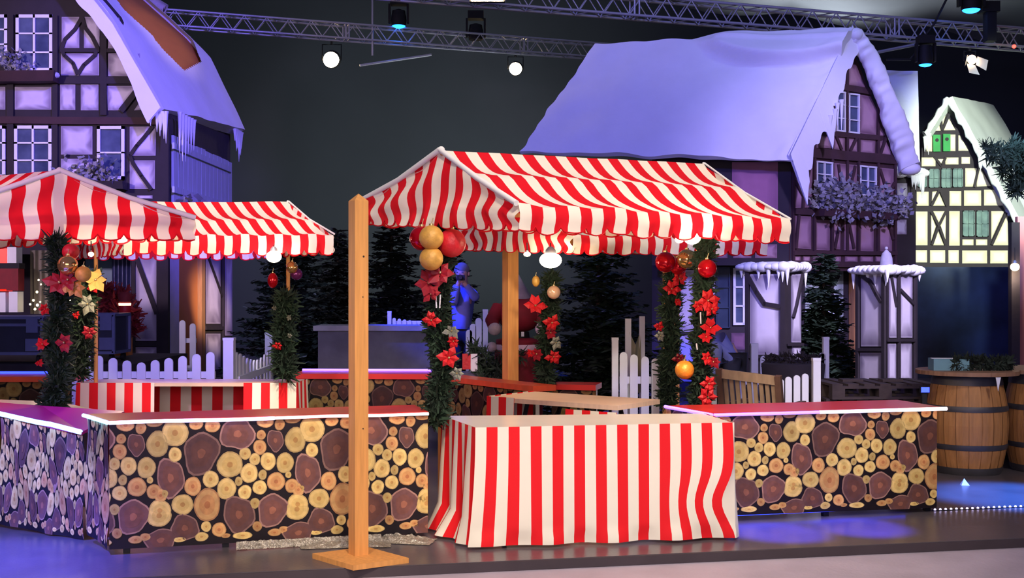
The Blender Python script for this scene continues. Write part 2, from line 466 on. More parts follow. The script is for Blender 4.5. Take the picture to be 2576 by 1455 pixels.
mb.prism([sl, sf, sr, sb], (0, 0, .03)); mb.build('foot_plate', 'post_wood', t)

# ------------------------------------------------------------------ tables with striped skirts
def skirt(path, z0, z1, per, phase, fold, name, label, group, mats=('cloth_red', 'cloth_cream'), warp=None, loc=None, flare=.02):
    """cloth hung round part of a table edge; path in plan, stripes of half a period each"""
    seg = [0]
    for i in range(1, len(path)): seg.append(seg[-1]+(V(path[i])-V(path[i-1])).length)
    Lt = seg[-1]
    cuts = [0.0]
    k = math.ceil(-phase/(per/2))
    e = []
    x = -phase
    while x < Lt:
        if x > 1e-4: e.append(x)
        x += per/2
    sub = 4
    us = sorted(set([0.0, Lt]+e+[s for s in seg[1:-1]]))
    mb = MB()
    def pos(u):
        for i in range(len(path)-1):
            if u <= seg[i+1]+1e-9:
                a, b = V(path[i]), V(path[i+1]); d = (b-a).normalized()
                return a+d*(u-seg[i]), d, V((d.y, -d.x, 0)), i
        return V(path[-1]), d, V((d.y, -d.x, 0)), i
    T = 18
    for a, b in zip(us[:-1], us[1:]):
        mid = (a+b)/2; st = int(math.floor((mid+phase)/(per/2)+1e-6)) % 2
        def fn(uu, v):
            u = lerp(a, b, uu)
            p, d, n, i = pos(u)
            if n.y > 0 and False: n = -n
            amp, lam = fold(i)
            off = amp*v*math.sin(2*PI*u/lam)+flare*v+.006*math.sin(u*13)*v
            r = V((p.x, p.y, lerp(z0, z1, v)))+V((n.x, n.y, 0))*off
            if warp: r = warp(r, u, v, i, d, n, Lt, seg)
            return r
        mb.grid(fn, sub, T, mat=0 if st == 0 else 1)
    return mb.single(name, list(mats), label, 'table skirt', group, loc=loc)

tFL = V((-.228, 7.356, 0)); tFR = V((1.424, 7.64, 0)); td = (tFR-tFL).normalized(); tn = V((-td.y, td.x, 0)); tBL = V((-.478, 8.05, 0)); tBR = tFR+tn*.58
def table(label, FL, FR, BR, BL, z, thick=.03, top='table_white', group='long trestle tables', legs=True):
    c = (FL+FR+BR+BL)/4
    t = thing('trestle_table', label, 'table', V((c.x, c.y, 0)), group)
    mb = MB(); up = V((0, 0, z-thick))
    mb.prism([p+up for p in (FL, FR, BR, BL)], (0, 0, thick)); mb.build('tabletop', top, t)
    if legs:
        for a, b in ((lerp(FL, FR, .12), lerp(BL, BR, .12)), (lerp(FL, FR, .88), lerp(BL, BR, .88))):
            for q0, q1 in ((.12, .12), (.88, .88)):
                mb = MB(); s = lerp(a, b, q0); m = (FL+FR)/2-(a); m.z = 0
                m = m.normalized()*.18
                mb.bar(V((s.x, s.y, 0)), V((s.x+m.x, s.y+m.y, z-thick)), .025, .025); mb.build('leg', 'dark_metal', t)
            mb = MB(); s0, s1 = lerp(a, b, .12), lerp(a, b, .88)
            mb.bar(V((s0.x+m.x*.35, s0.y+m.y*.35, z*.35)), V((s1.x+m.x*.35, s1.y+m.y*.35, z*.35)), .02, .02); mb.build('brace', 'dark_metal', t)
    return t
table('glossy white table at the front, hidden to the floor by its striped skirt', tFL+td*.01+tn*.01, tFR-td*.01+tn*.01, tBR-td*.01, tBL+td*.01, .75)
Lf = (tFR-tFL).length
def warp1(r, u, v, i, d, n, Lt, seg):
    if i == 1:
        s = u-seg[1]; k = (s-(Lf-.55))/.55
        if k > 0:
            k = k*k*(3-2*k)
            if s > Lf-.0121: k *= max(0, (Lf-s)/.0121)
            dx = -.085*k*math.exp(-((v-.68)/.2)**2)+.012*k*max(0, v-.8)/.2
            r = r+d*dx+n*(.03*k*math.sin(v*PI))
        j = 1-s/.35
        if j > 0: r = r-d*(.05*j*v*v)
        if v > .93: r = r+n*(.02*math.sin(s*16))
    if i == 0:
        s = u; r = r+n*(.10*max(0, v-.78)/.22*(.5+.5*math.sin(s*6)))
        r = r-V((0, 0, 0))
    if i == 2: r = r+n*(.015*max(0, v-.6)/.4)
    return r
hs = .1385/2; ue = (tFL-tBL).length+Lf-.012
skirt([tBL, tFL, tFR, tBR], .752, .018, .1385, 2*hs-((ue-hs) % (2*hs)), lambda i: ((.03, .27), (.004, .5), (.006, .3))[i], 'table_skirt',
      'red and cream striped cloth skirting the front table down to the stage', 'striped table cloths', warp=warp1)

# rear middle table: cloth at both ends, bare trestle between
z3 = .75
a3 = V((-3.95, 10.85, 0)); b3 = V((-1.97, 10.85, 0))
table('trestle table under the lamplit stall, bare folding legs in its middle', a3, b3, b3+V((0, .48, 0)), a3+V((0, .48, 0)), z3, top='table_wood')
skirt([a3+V((-.02, .46, 0)), a3+V((-.01, -.012, 0)), a3+V((.70, -.012, 0))], z3+.004, .1, .160, .05, lambda i: (.012, .4), 'table_skirt', 'striped cloth over the end of the rear table by the garland', 'striped table cloths')
skirt([b3+V((-.47, -.012, 0)), b3+V((.01, -.012, 0)), b3+V((.03, .46, 0))], z3+.004, .1, .160, .0, lambda i: (.012, .4), 'table_skirt', 'striped cloth over the rear table end beside the log panels', 'striped table cloths')
skirt([a3+V((.1, .495, 0)), b3+V((-.1, .495, 0))], z3-.04, .06, .2, .0, lambda i: (.01, .5), 'table_skirt', 'striped cloth on the far side, seen between the bare table legs', 'striped table cloths')

# table right behind the front one
g = .752
q0 = onz(1310, 987, g); q1 = onz(1290, 1012, g)
TA = onz(1250, 988, g); TB = onz(1345, 985, g); TC = onz(1660, 1005, g); TD = onz(1650, 1028, g)
for p in (TA, TB, TC, TD): p.z = 0
d_ = (TC-TB).normalized(); n_ = V((d_.y, -d_.x, 0))
TF0 = TB+n_*.62+d_*.0; TF1 = TC+n_*.62
table('pale trestle table just behind the front table, a short striped flap on its end', TF0, TF1, TC, TB, .75, thick=.035, top='table_wood')
skirt([TB-d_*.012, TF0-d_*.012-n_*-.012, TF0+d_*.26+n_*.012], .757, .12, .150, .0, lambda i: (.012, .4), 'table_skirt', 'short striped flap folded over the end of the second table', 'striped table cloths')
skirt([lerp(TF0, TF1, .62)+n_*.012, TF1+n_*.012], .70, .1, .15, .0, lambda i: (.008, .4), 'table_skirt', 'striped cloth hanging from the second table behind the front tabletop', 'striped table cloths')

# cream table at the left edge
R2 = V((-2.72, 8.17, 0)); K2 = V((-3.44, 9.07, 0)); L2 = V((-4.6, 9.45, 0)); F2 = V((-3.88, 8.55, 0))
table('cream table in lamplight behind the left counter, at the foot of a garlanded pole', F2, R2, K2, L2, .75, thick=.03, top='table_white')
skirt([R2+V((-.5, .19, 0)), R2+V((.012, -.006, 0)), R2+(K2-R2)*.3+V((.012, .01, 0))], .72, .1, .15, .0, lambda i: (.008, .4), 'table_skirt', 'striped cloth tucked under the cream table at the left', 'striped table cloths')

# ------------------------------------------------------------------ log-print counters
TX0, TSC = 1320.0, 935.0
TILE = [('d',1410,580,88,130),('d',1615,415,110,150),('l',1440,265,82,95),('o',1580,212,45,34),('o',1690,222,48,47),('d',1860,285,108,115),('o',2050,205,55,40),('o',2150,225,33,42),('o',2022,297,30,35),('o',2013,385,43,52),('d',2120,340,54,75),('l',2260,340,70,88),('l',1440,418,42,50),('l',1808,502,85,87),('l',1912,427,38,42),('l',1978,470,36,42),('l',2070,487,50,62),('l',2187,503,56,73),('l',1940,568,57,66),('l',2032,583,28,36),('l',1868,623,25,32),('l',1678,600,52,57),('o',1558,645,52,66),('l',1785,672,60,75),('o',2125,635,58,65),('l',2012,673,46,50),('l',1910,703,44,50),('l',1490,770,68,70),('o',1655,780,85,112),('l',1978,785,32,38),('d',1870,860,105,125),('d',2100,840,95,120),('o',2235,670,45,50),('l',2305,690,25,30),('l',1335,840,75,78),('d',1505,935,95,85),('l',1648,933,32,37),('o',1735,960,45,50),('l',1617,1003,42,32),('o',1995,950,32,35),('l',2275,805,70,72),('d',1345,1012,105,75),('o',2240,190,52,30),('o',2115,1000,45,26),('l',1895,1010,62,26),('o',1780,1005,30,16),('o',2180,985,35,26),('l',1470,1015,40,18),('l',2210,590,20,24),('o',1345,700,40,46)]
def clip_poly(poly, x0, y0, x1, y1):
    def cl(pts, ins, inter):
        out = []
        for i in range(len(pts)):
            a, b = pts[i-1], pts[i]
            ia, ib = ins(a), ins(b)
            if ib:
                if not ia: out.append(inter(a, b))
                out.append(b)
            elif ia: out.append(inter(a, b))
        return out
    def ix(x): return lambda a, b: (x, a[1]+(b[1]-a[1])*(x-a[0])/(b[0]-a[0]))
    def iy(y): return lambda a, b: (a[0]+(b[0]-a[0])*(y-a[1])/(b[1]-a[1]), y)
    for ins, it in ((lambda p: p[0] >= x0, ix(x0)), (lambda p: p[0] <= x1, ix(x1)), (lambda p: p[1] >= y0, iy(y0)), (lambda p: p[1] <= y1, iy(y1))):
        if not poly: return poly
        poly = cl(poly, ins, it)
    return poly
def print_panel(mb, p0, p1, z0a, z1a, z0b, z1b, out, phase=0.0, tile_w=.83, hgt=.78, dim=1.0, wrinkle=0.0, seed=5):
    """log-end print on a hanging cloth from p0 to p1; z0 hem, z1 top at either end"""
    L = (p1-p0).length; rnd = random.Random(seed)
    def P(x, y, k=0.0):                                   # x metres along, y 0 (hem) .. hgt
        s = x/L; v = y/hgt
        z = lerp(lerp(z0a, z0b, s), lerp(z1a, z1b, s), v)
        w = wrinkle*(math.sin(x*17+v*6)+.6*math.sin(x*29-v*9))*(1-abs(2*v-1)*.3) if wrinkle else 0
        b = lerp(p0, p1, s)
        return V((b.x, b.y, z))+out*(k+w+.004*math.sin(x*5))
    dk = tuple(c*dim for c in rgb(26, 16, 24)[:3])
    mb.grid(lambda u, v: P(u*L, v*hgt), max(6, int(L*26)), 10, colfn=lambda u, v: dk)
    sc = tile_w/TSC
    k0 = int(math.floor((phase)/tile_w))-1
    for k in range(k0, k0+int(L/tile_w)+4):
        for (ty, cx, cy, rx, ry) in TILE:
            x = (cx-TX0)*sc+k*tile_w-phase; y = hgt-(cy-190)/870.0*hgt
            rx_, ry_ = rx*sc*1.07, ry/870.0*hgt*1.05
            if x+rx_ < 0 or x-rx_ > L: continue
            n = 22 if ty == 'd' else 18
            ir = random.Random(int(cx*7+cy))
            ph = ir.random()*9; am = .13 if ty == 'd' else .045
            def ring(f):
                pts = []
                for i in range(n):
                    a = 2*PI*i/n
                    r = f*(1+am*(math.sin(2*a+ph)*.5+math.sin(3*a+ph*2)*.5+.4*math.sin(5*a+ph)))
                    pts.append((x+math.cos(a)*rx_*r, y+math.sin(a)*ry_*r))
                return pts
            j = ir.uniform(.85, 1.12)
            if ty == 'd': edge, rim, mid, cen = (164, 124, 112), (112, 76, 74), (118, 76, 68), (156, 100, 80)
            elif ty == 'l': edge, rim, mid, cen = (206, 174, 112), (238, 206, 130), (228, 193, 116), (202, 154, 88)
            else: edge, rim, mid, cen = (192, 140, 92), (222, 174, 112), (214, 156, 98), (188, 122, 76)
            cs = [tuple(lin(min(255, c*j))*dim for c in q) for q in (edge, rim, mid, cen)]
            for lay, (f, c) in enumerate(((1.0, cs[0]), (.90, cs[1]), (.6, cs[2]), (.22, cs[3]))):
                pl = clip_poly(ring(f), 0, 0, L, hgt)
                if len(pl) < 3: continue
                cx_ = sum(q[0] for q in pl)/len(pl); cy_ = sum(q[1] for q in pl)/len(pl)
                kk = .0025+.0008*lay
                vs = [P(q[0], q[1], kk) for q in pl]+[P(cx_, cy_, kk)]
                m = len(pl)
                mb.add(vs, [(i, (i+1) % m, m) for i in range(m)], 0, c)
    return mb
def strip_tube(pts, r): 
    m = MB(); m.tube(pts, r, 8); return m
def outv(a, b):
    d = (b-a).normalized(); n = V((d.y, -d.x, 0))
    return n

# left counter
cFL = V((-2.428, 7.19, 0)); cFR = V((-.545, 7.717, 0)); cBL = V((-2.70, 7.57, 0)); cd = (cFR-cFL).normalized(); cn = V((-cd.y, cd.x, 0)); cBR = cFR+cn*.46
t = thing('log_print_counter', 'long counter wrapped in log-end print behind the bare wooden post', 'counter', (cFL+cBR)/2, 'log-print bar counters')
of = outv(cFL, cFR)
print_panel(MB(), cFL, cFR, .035, .795, .03, .785, of, phase=.555).build('print_cloth', 'print', t)
print_panel(MB(), cBL, cFL, .06, .79, .035, .795, outv(cBL, cFL), phase=.15, tile_w=.42, wrinkle=.012).build('print_cloth', 'print', t)
print_panel(MB(), cFR, cBR, .03, .785, .03, .785, outv(cFR, cBR), phase=.3).build('print_cloth', 'print', t)
mb = MB(); o_ = V((0, 0, .792)); mb.prism([cFL+of*.02+o_, cFR+of*.02+o_, cBR+o_, cBL+o_-V((0, 0, 0))], (0, 0, .022)); mb.build('countertop', 'bar_red', t)
mids = [lerp(cFL, cFR, k) for k in (0, .42, .5, 1)]
zt = .806
strip_tube([cBL+outv(cBL, cFL)*.02+V((0, 0, zt)), cFL+of*.02-cd*.01+V((0, 0, zt-.004))], .012).build('light_strip', 'led_cool', t, 'ice-blue glowing strip')
strip_tube([p+of*.026+V((0, 0, zt-.004+.003*math.sin(i*2))) for i, p in enumerate([lerp(cFL, cFR, k/6) for k in range(0, 4)])], .011).build('light_strip', 'led_white', t, 'white-violet glowing strip')
strip_tube([p+of*.026+V((0, 0, zt-.004+.003*math.sin(i*2))) for i, p in enumerate([lerp(cFL, cFR, k/6) for k in range(3, 7)])], .009).build('light_strip', 'led_pink', t, 'pinkish white glowing strip')
for s in (.05, .35, .65, .95):
    mb = MB(); p = lerp(cFL, cFR, s)+cn*.06; mb.box(V((p.x, p.y, .39)), (.04, .04, .78), .27); mb.build('leg', 'dark_metal', t)
mb = MB(); mb.bar(lerp(cFL, cFR, .04)+cn*.06+V((0, 0, .05)), lerp(cFL, cFR, .96)+cn*.06+V((0, 0, .05)), .03, .04); mb.build('foot_rail', 'black', t)

# left wing of the bar, running off to the left
w1 = V((-2.735, 7.62, 0)); w0 = V((-3.435, 8.0, 0)); wd = (w0-w1).normalized(); wE = w0+wd*.9; wn = V((-wd.y, wd.x, 0)); 
if wn.y < 0: wn = -wn
t = thing('log_print_counter', 'blue-lit counter wing with magenta top running off at the left edge', 'counter', (w1+wE)/2+wn*.17, 'log-print bar counters')
ow = -wn
zA, zB, zC = .690, .772, .80
print_panel(MB(), w0, w1, .03, zB, .0, zA, ow, phase=.2, tile_w=.34, wrinkle=.012, seed=3).build('print_cloth', 'print', t)
print_panel(MB(), wE, w0, .03, zC, .03, zB, ow, phase=.0, tile_w=.34, wrinkle=.012, seed=4).build('print_cloth', 'print', t)
mb = MB()
f0 = w1+ow*.02+V((0, 0, zA+.005)); f1 = w0+ow*.02+V((0, 0, zB+.005)); f2 = wE+ow*.02+V((0, 0, zC+.005))
b0 = w1+wn*.34+wd*-.0+V((0, 0, .795)); b1 = w0+wn*.34+V((0, 0, .795)); b2 = wE+wn*.34+V((0, 0, .80))
for a, b, c, d in ((f0, f1, b1, b0), (f1, f2, b2, b1)):
    dn = V((0, 0, -.02)); mb.box8([a+dn, b+dn, c+dn, d+dn, a, b, c, d])
mb.build('countertop', 'bar_magenta', t, 'magenta top sloping to the front')
strip_tube([f0+ow*.006, lerp(f0, f1, .35)+ow*.006+V((0, 0, .006)), lerp(f0, f1, .5)+ow*.006+V((0, 0, .0)), f1+ow*.006, f2+ow*.006], .016).build('light_strip', 'led_cool', t)
for s in (.1, .9):
    mb = MB(); p = lerp(w1, wE, s)+wn*.1; mb.box(V((p.x, p.y, .33)), (.04, .04, .66), .5); mb.build('leg', 'dark_metal', t)

# right counter
rFL = V((1.372, 8.17, 0)); rFR = V((3.087, 8.6, 0)); rd = (rFR-rFL).normalized(); rn = V((-rd.y, rd.x, 0)); rBR = rFR+rn*.6; rBL = V((1.13, 8.73, 0))
t = thing('log_print_counter', 'counter in log-end print beside the barrels, violet light strip along its top', 'counter', (rFL+rBR)/2, 'log-print bar counters')
orr = outv(rFL, rFR)
print_panel(MB(), rFL+rd*.02, rFR-rd*.03, .05, .73, .03, .73, orr, phase=.26, tile_w=.83, hgt=.74).build('print_cloth', 'print', t)
print_panel(MB(), rBL, rFL, .05, .73, .05, .73, outv(rBL, rFL), phase=.3).build('print_cloth', 'print', t)
print_panel(MB(), rFR-rd*.03, rBR-rd*.03, .03, .73, .03, .73, outv(rFR, rBR), phase=.3).build('print_cloth', 'print', t)
mb = MB(); o_ = V((0, 0, .733)); mb.prism([rFL+orr*.02+o_, rFR+orr*.02+rd*.03+o_, rBR+rd*.03+o_, rBL+o_], (0, 0, .02)); mb.build('countertop', 'bar_red', t)
zt = .745
strip_tube([rBL+V((-.01, 0, zt)), rFL+orr*.02+V((-.01, 0, zt))], .012).build('light_strip', 'led_violet', t, 'violet glowing strip')
strip_tube([lerp(rFL, rFR, k)+orr*.028+V((0, 0, zt)) for k in (0, .3, .45)], .011).build('light_strip', 'led_violet', t, 'violet glowing strip')
strip_tube([lerp(rFL, rFR, k)+orr*.028+V((0, 0, zt)) for k in (.45, .7, .8)], .012).build('light_strip', 'led_white', t, 'white-violet glowing strip')
strip_tube([lerp(rFL, rFR, .8)+orr*.028+V((0, 0, zt)), rFR+rd*.035+orr*.028+V((0, 0, zt))], .013).build('light_strip', 'led_pink', t, 'pinkish white glowing strip')
for s in (.1, .5, .96):
    mb = MB(); p = lerp(rFL, rFR, s)+rn*.06; mb.box(V((p.x, p.y, .365)), (.04, .04, .73), .24); mb.build('leg', 'dark_metal', t)
strip_tube([lerp(rFL, rFR, .02)+rn*.03+V((0, 0, .045)), lerp(rFL, rFR, .85)+rn*.03+V((0, 0, .04))], .008).build('light_strip', 'led_blue', t, 'deep blue strip under the hem')

# counters at the back of the bar
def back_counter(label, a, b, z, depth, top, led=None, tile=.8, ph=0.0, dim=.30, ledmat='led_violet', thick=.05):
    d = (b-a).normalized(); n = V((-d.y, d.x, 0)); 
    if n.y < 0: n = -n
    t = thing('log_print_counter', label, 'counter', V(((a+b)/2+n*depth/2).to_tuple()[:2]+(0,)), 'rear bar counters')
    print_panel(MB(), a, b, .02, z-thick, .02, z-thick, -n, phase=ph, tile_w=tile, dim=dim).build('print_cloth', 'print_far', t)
    mb = MB(); o_ = V((0, 0, z-thick)); mb.prism([a-n*.03+o_, b-n*.03+o_, b+n*depth+o_, a+n*depth+o_], (0, 0, thick)); mb.build('countertop', top, t)
    if led: strip_tube([lerp(a, b, led[0])+n*(depth-.02)+V((0, 0, z+.008)), lerp(a, b, led[1])+n*(depth-.02)+V((0, 0, z+.008))], .012).build('light_strip', ledmat, t)
    for s in (.06, .94):
        mb = MB(); p = lerp(a, b, s)+n*.08; mb.box(V((p.x, p.y, (z-thick)/2)), (.04, .04, z-thick)); mb.build('leg', 'steel', t)
    return t
pA = at(738, 940, 11.4); pB = at(1078, 940, 11.33); pA.z = pB.z = 0
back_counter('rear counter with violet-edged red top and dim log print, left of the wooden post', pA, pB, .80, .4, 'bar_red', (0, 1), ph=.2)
pC = at(1100, 945, 11.6); pD = at(1348, 972, 10.4); pC.z = pD.z = 0
pC.x += .08
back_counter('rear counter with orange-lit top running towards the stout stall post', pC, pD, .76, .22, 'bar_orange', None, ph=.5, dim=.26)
pE = V((-5.4, 11.0, 0)); pF = V((-4.06, 11.0, 0))
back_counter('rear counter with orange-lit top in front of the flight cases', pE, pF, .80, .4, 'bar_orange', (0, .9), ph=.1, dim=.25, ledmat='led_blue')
pG = at(1388, 968, 11.0); pH = at(1500, 972, 10.9); pG.z = pH.z = 0
back_counter('short red bar top between the second table and the fir', pG, pH, .73, .3, 'bar_red', None, ph=.3, dim=.25)
# ------------------------------------------------------------------ timber-framed stage houses
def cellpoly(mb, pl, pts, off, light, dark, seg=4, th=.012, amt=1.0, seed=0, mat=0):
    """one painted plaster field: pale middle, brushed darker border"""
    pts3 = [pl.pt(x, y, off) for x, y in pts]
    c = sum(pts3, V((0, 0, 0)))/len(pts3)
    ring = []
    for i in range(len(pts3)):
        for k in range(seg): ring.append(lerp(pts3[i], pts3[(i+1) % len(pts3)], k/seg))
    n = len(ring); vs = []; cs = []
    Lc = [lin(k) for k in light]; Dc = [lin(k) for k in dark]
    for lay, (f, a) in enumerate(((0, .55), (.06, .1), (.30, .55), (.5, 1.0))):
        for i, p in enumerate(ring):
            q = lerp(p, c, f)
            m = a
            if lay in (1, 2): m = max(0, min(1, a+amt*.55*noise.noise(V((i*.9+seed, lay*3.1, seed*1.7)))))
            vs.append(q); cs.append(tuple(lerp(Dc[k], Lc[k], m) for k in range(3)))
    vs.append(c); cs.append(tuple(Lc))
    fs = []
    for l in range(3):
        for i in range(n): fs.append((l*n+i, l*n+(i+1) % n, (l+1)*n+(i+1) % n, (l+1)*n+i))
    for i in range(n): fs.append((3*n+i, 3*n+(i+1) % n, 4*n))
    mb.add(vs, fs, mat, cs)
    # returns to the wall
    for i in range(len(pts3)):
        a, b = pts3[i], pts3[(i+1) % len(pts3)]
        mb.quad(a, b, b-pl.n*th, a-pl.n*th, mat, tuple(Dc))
def rc(x0, y0, x1, y1, s=0.0): return [(x0, y0+s*x0), (x1, y0+s*x1), (x1, y1+s*x1), (x0, y1+s*x0)]
NST = [0]
def strut(mb, pl, pts, w, off=.02, th=.03, mat=0):
    NST[0] += 1; off += .0009*(NST[0] % 13)
    P = [pl.pt(x, y, off) for x, y in pts]
    d0 = P[0].length
    for a, b in zip(P[:-1], P[1:]):
        wm = w/FPX*a.y
        mb.bar(a, b, wm, th, up=pl.n, mat=mat)
    for p in P[1:-1]:
        wm = w/FPX*p.y; 
        mb.lathe(p-pl.n*th/2, [(wm/2, 0), (wm/2, th)], 10, mat, axis=pl.n, smooth=False)
def window(pl, x0, y0, x1, y1, parent, nx=2, ny=3, fr=5, mun=3, pane='pane_pale', frame='window_white', s=0.0, off=.03, name='window'):
    mb = MB()
    f = lambda x, y, o=off: pl.pt(x, y+s*(x-x0), o)
    k = pl.pt(x0, y0).y/FPX
    th = .03
    def rail(a, b, w): mb.bar(f(*a), f(*b), w*k, th, up=pl.n)
    rail((x0, y0+fr/2), (x1, y0+fr/2), fr); rail((x0, y1-fr/2), (x1, y1-fr/2), fr)
    rail((x0+fr/2, y0), (x0+fr/2, y1), fr); rail((x1-fr/2, y0), (x1-fr/2, y1), fr)
    for i in range(1, nx): rail((lerp(x0, x1, i/nx), y0), (lerp(x0, x1, i/nx), y1), mun*1.3 if nx == 2 else mun)
    for j in range(1, ny): rail((x0, lerp(y0, y1, j/ny)), (x1, lerp(y0, y1, j/ny)), mun)
    w = mb.build(name, frame, parent)
    mb = MB(); mb.prism([f(x0+2, y0+2, off-.012), f(x1-2, y0+2, off-.012), f(x1-2, y1-2, off-.012), f(x0+2, y1-2, off-.012)], -pl.n*.008)
    mb.build('pane', pane, w)
    return w
def icicles(mb, pts, lens, r=.02, n=6):
    for p, l in zip(pts, lens):
        mb.lathe(V(p), [(r*1.4, .02), (r, -.02), (r*.6, -l*.5), (.003, -l)], n)
def slab(mb, c00, c10, c11, c01, th, nu=30, nv=24, bump=.03, seed=0, rag=0.0, hole=None, fold=None, mat=0, fr=2.2):
    """thick, slightly lumpy sheet through four corners"""
    n = (c10-c00).cross(c01-c00).normalized()
    if n.y > 0 and abs(n.y) > .15: n = -n
    elif n.z < 0: n = -n
    def base(u, v):
        e = rag*noise.noise(V((v*9, seed, 0))) if rag else 0
        uu = u
        p = lerp(lerp(c00, c10, uu), lerp(c01, c11, uu), v)
        if rag:
            e2 = rag*noise.noise(V((u*9, v*9, seed)))*(1 if (u in (0, 1) or v in (0, 1)) else 0)
            p = p+(c10-c00).normalized()*e2*(1 if u in (0, 1) else 0)+(c01-c00).normalized()*e2*(1 if v in (0, 1) else 0)
        return p
    def top(u, v):
        p = base(u, v)
        b = bump*noise.noise(V((p.x*fr, p.y*fr*.6+seed, p.z*fr)))
        if fold: b += fold(u, v)
        return p+n*(th+b)
    mb.grid(top, nu, nv, mat, hole=hole)
    mb.grid(base, nu, nv, mat, hole=hole)
    for fn_ in (lambda t: (t, 0.0), lambda t: (t, 1.0), lambda t: (0.0, t), lambda t: (1.0, t)):
        m = nu
        for i in range(m):
            a = fn_(i/m); b = fn_((i+1)/m)
            mb.quad(base(*a), base(*b), top(*b), top(*a), mat)
    return mb
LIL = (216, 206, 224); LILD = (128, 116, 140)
# ---- house at the left
HY = 19.0
fp = Pl((-12, HY), (0, HY))
h = thing('timber_house', 'half-timbered stage house at the left with snow, icicles and a bare brown roof patch', 'house', V((-7.6, HY+2, 0)), 'timber-framed stage houses')
xr = fp.pt(424, 500).x; xl = fp.pt(-150, 500).x
zt = fp.pt(0, 470).z
mb = MB()
wallpoly = [fp.pt(-150, -60), fp.pt(215, -60), fp.pt(300, 40), fp.pt(330, 110), fp.pt(405, 285), fp.pt(424, 300), fp.pt(424, 640), fp.pt(-150, 640)]
mb.prism(wallpoly, (0, .12, 0)); mb.build('timber_wall', 'timber', h)
cells = [rc(156, 43, 200, 122), rc(212, 43, 251, 122), rc(154, 135, 250, 190),
         [(276, 45), (300, 45), (322, 122), (272, 122)], rc(273, 135, 352, 192),
         rc(38, 219, 130, 276), rc(-60, 219, 14, 276), rc(152, 213, 190, 277), rc(204, 213, 248, 278), [(269, 217), (350, 217), (303, 278), (272, 278)], [(372, 228), (396, 274), (338, 278)],
         rc(154, 318, 233, 389), rc(154, 400, 233, 470), rc(327, 319, 392, 392), rc(327, 404, 390, 476), rc(345, 492, 384, 500)]
for i, c in enumerate(cells):
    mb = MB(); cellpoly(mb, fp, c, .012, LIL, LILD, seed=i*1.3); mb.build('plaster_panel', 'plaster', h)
mb = MB()
strut(mb, fp, [(208, 44), (190, 75), (165, 100), (156, 125), (163, 140), (185, 160), (197, 188)], 9)
strut(mb, fp, [(208, 44), (215, 70), (234, 95), (247, 122), (240, 140), (212, 165), (197, 188)], 9)
strut(mb, fp, [(152, 127), (252, 127)], 10); strut(mb, fp, [(270, 128), (326, 128)], 9)
strut(mb, fp, [(386, 318), (365, 345), (345, 368), (328, 392), (336, 412), (358, 445), (382, 478)], 9)
strut(mb, fp, [(357, 215), (306, 280)], 15)
strut(mb, fp, [(150, 203), (372, 203)], 18)
strut(mb, fp, [(140, 40), (140, 500)], 14); strut(mb, fp, [(262, 30), (262, 290)], 16)
strut(mb, fp, [(28, 38), (28, 500)], 16)
mb.build('brace', 'timber', h)
mb = MB(); strut(mb, fp, [(-150, 302), (396, 306)], 18, .03, .05); mb.build('floor_beam', 'timber_brown', h, 'purplish brown cross beam')
for (a, b, c, d, nx, ny) in ((42, 38, 134, 180, 2, 3), (-70, 38, 21, 150, 2, 3), (38, 317, 132, 448, 2, 3), (-70, 317, 16, 448, 2, 3), (246, 318, 315, 452, 1, 2)):
    window(fp, a, b, c, d, h, nx, ny, 8, 4)
mb = MB(); a = fp.pt(-30, 213, .0); b = fp.pt(150, 211, .0)
mb.box8([a, b, b+fp.n*.28, a+fp.n*.28, a+V((0, 0, .16)), b+V((0, 0, .16)), b+V((.04, 0, .16))+fp.n*.34, a+V((0, 0, .16))+fp.n*.34])
mb.build('window_box', 'timber_brown', h)
mb = MB(); rnd = random.Random(5)
for i in range(16):
    p = fp.pt(-20+i*11, 196-abs(math.sin(i*1.7))*6, .17); mb.ball(p, (rnd.uniform(.06, .1), .12, rnd.uniform(.03, .06)), 8, 6)
mb.build('snow_cap', 'snow', h)
def frost_bush(pl, pts, parent, s, name='flower_bush', mat='frost_leaf', n=26, off=.15, seed=1, q=.55):
    rnd = random.Random(seed); mb = MB()
    for (x, y) in pts:
        c = pl.pt(x, y, off)
        for i in range(n):
            d = V((rnd.gauss(0, 1), rnd.gauss(0, .6), rnd.gauss(0, .8)))*s
            p = c+d; u = V((rnd.gauss(0, 1), rnd.gauss(0, 1), rnd.gauss(0, 1))).normalized()*s*q; w = u.cross(V((rnd.gauss(0, 1), rnd.gauss(0, 1), rnd.gauss(0, 1)))).normalized()*s*q*.7
            mb.quad(p-u, p-w, p+u, p+w)
    return mb.build(name, mat, parent)
frost_bush(fp, [(40, 175), (30, 150), (55, 170)], h, .11, n=60, seed=4, q=.4)
frost_bush(fp, [(230, 440), (245, 425), (215, 450), (270, 448), (240, 470)], h, .13, n=60, seed=6, q=.4)
mb = MB(); a = fp.pt(245, 458, .0); b = fp.pt(322, 460, .0)
mb.box8([a+V((0, 0, -.12)), b+V((0, 0, -.12)), b+V((0, 0, -.12))+fp.n*.25, a+V((0, 0, -.12))+fp.n*.25, a, b, b+fp.n*.28, a+fp.n*.28]); mb.build('window_box', 'timber', h)
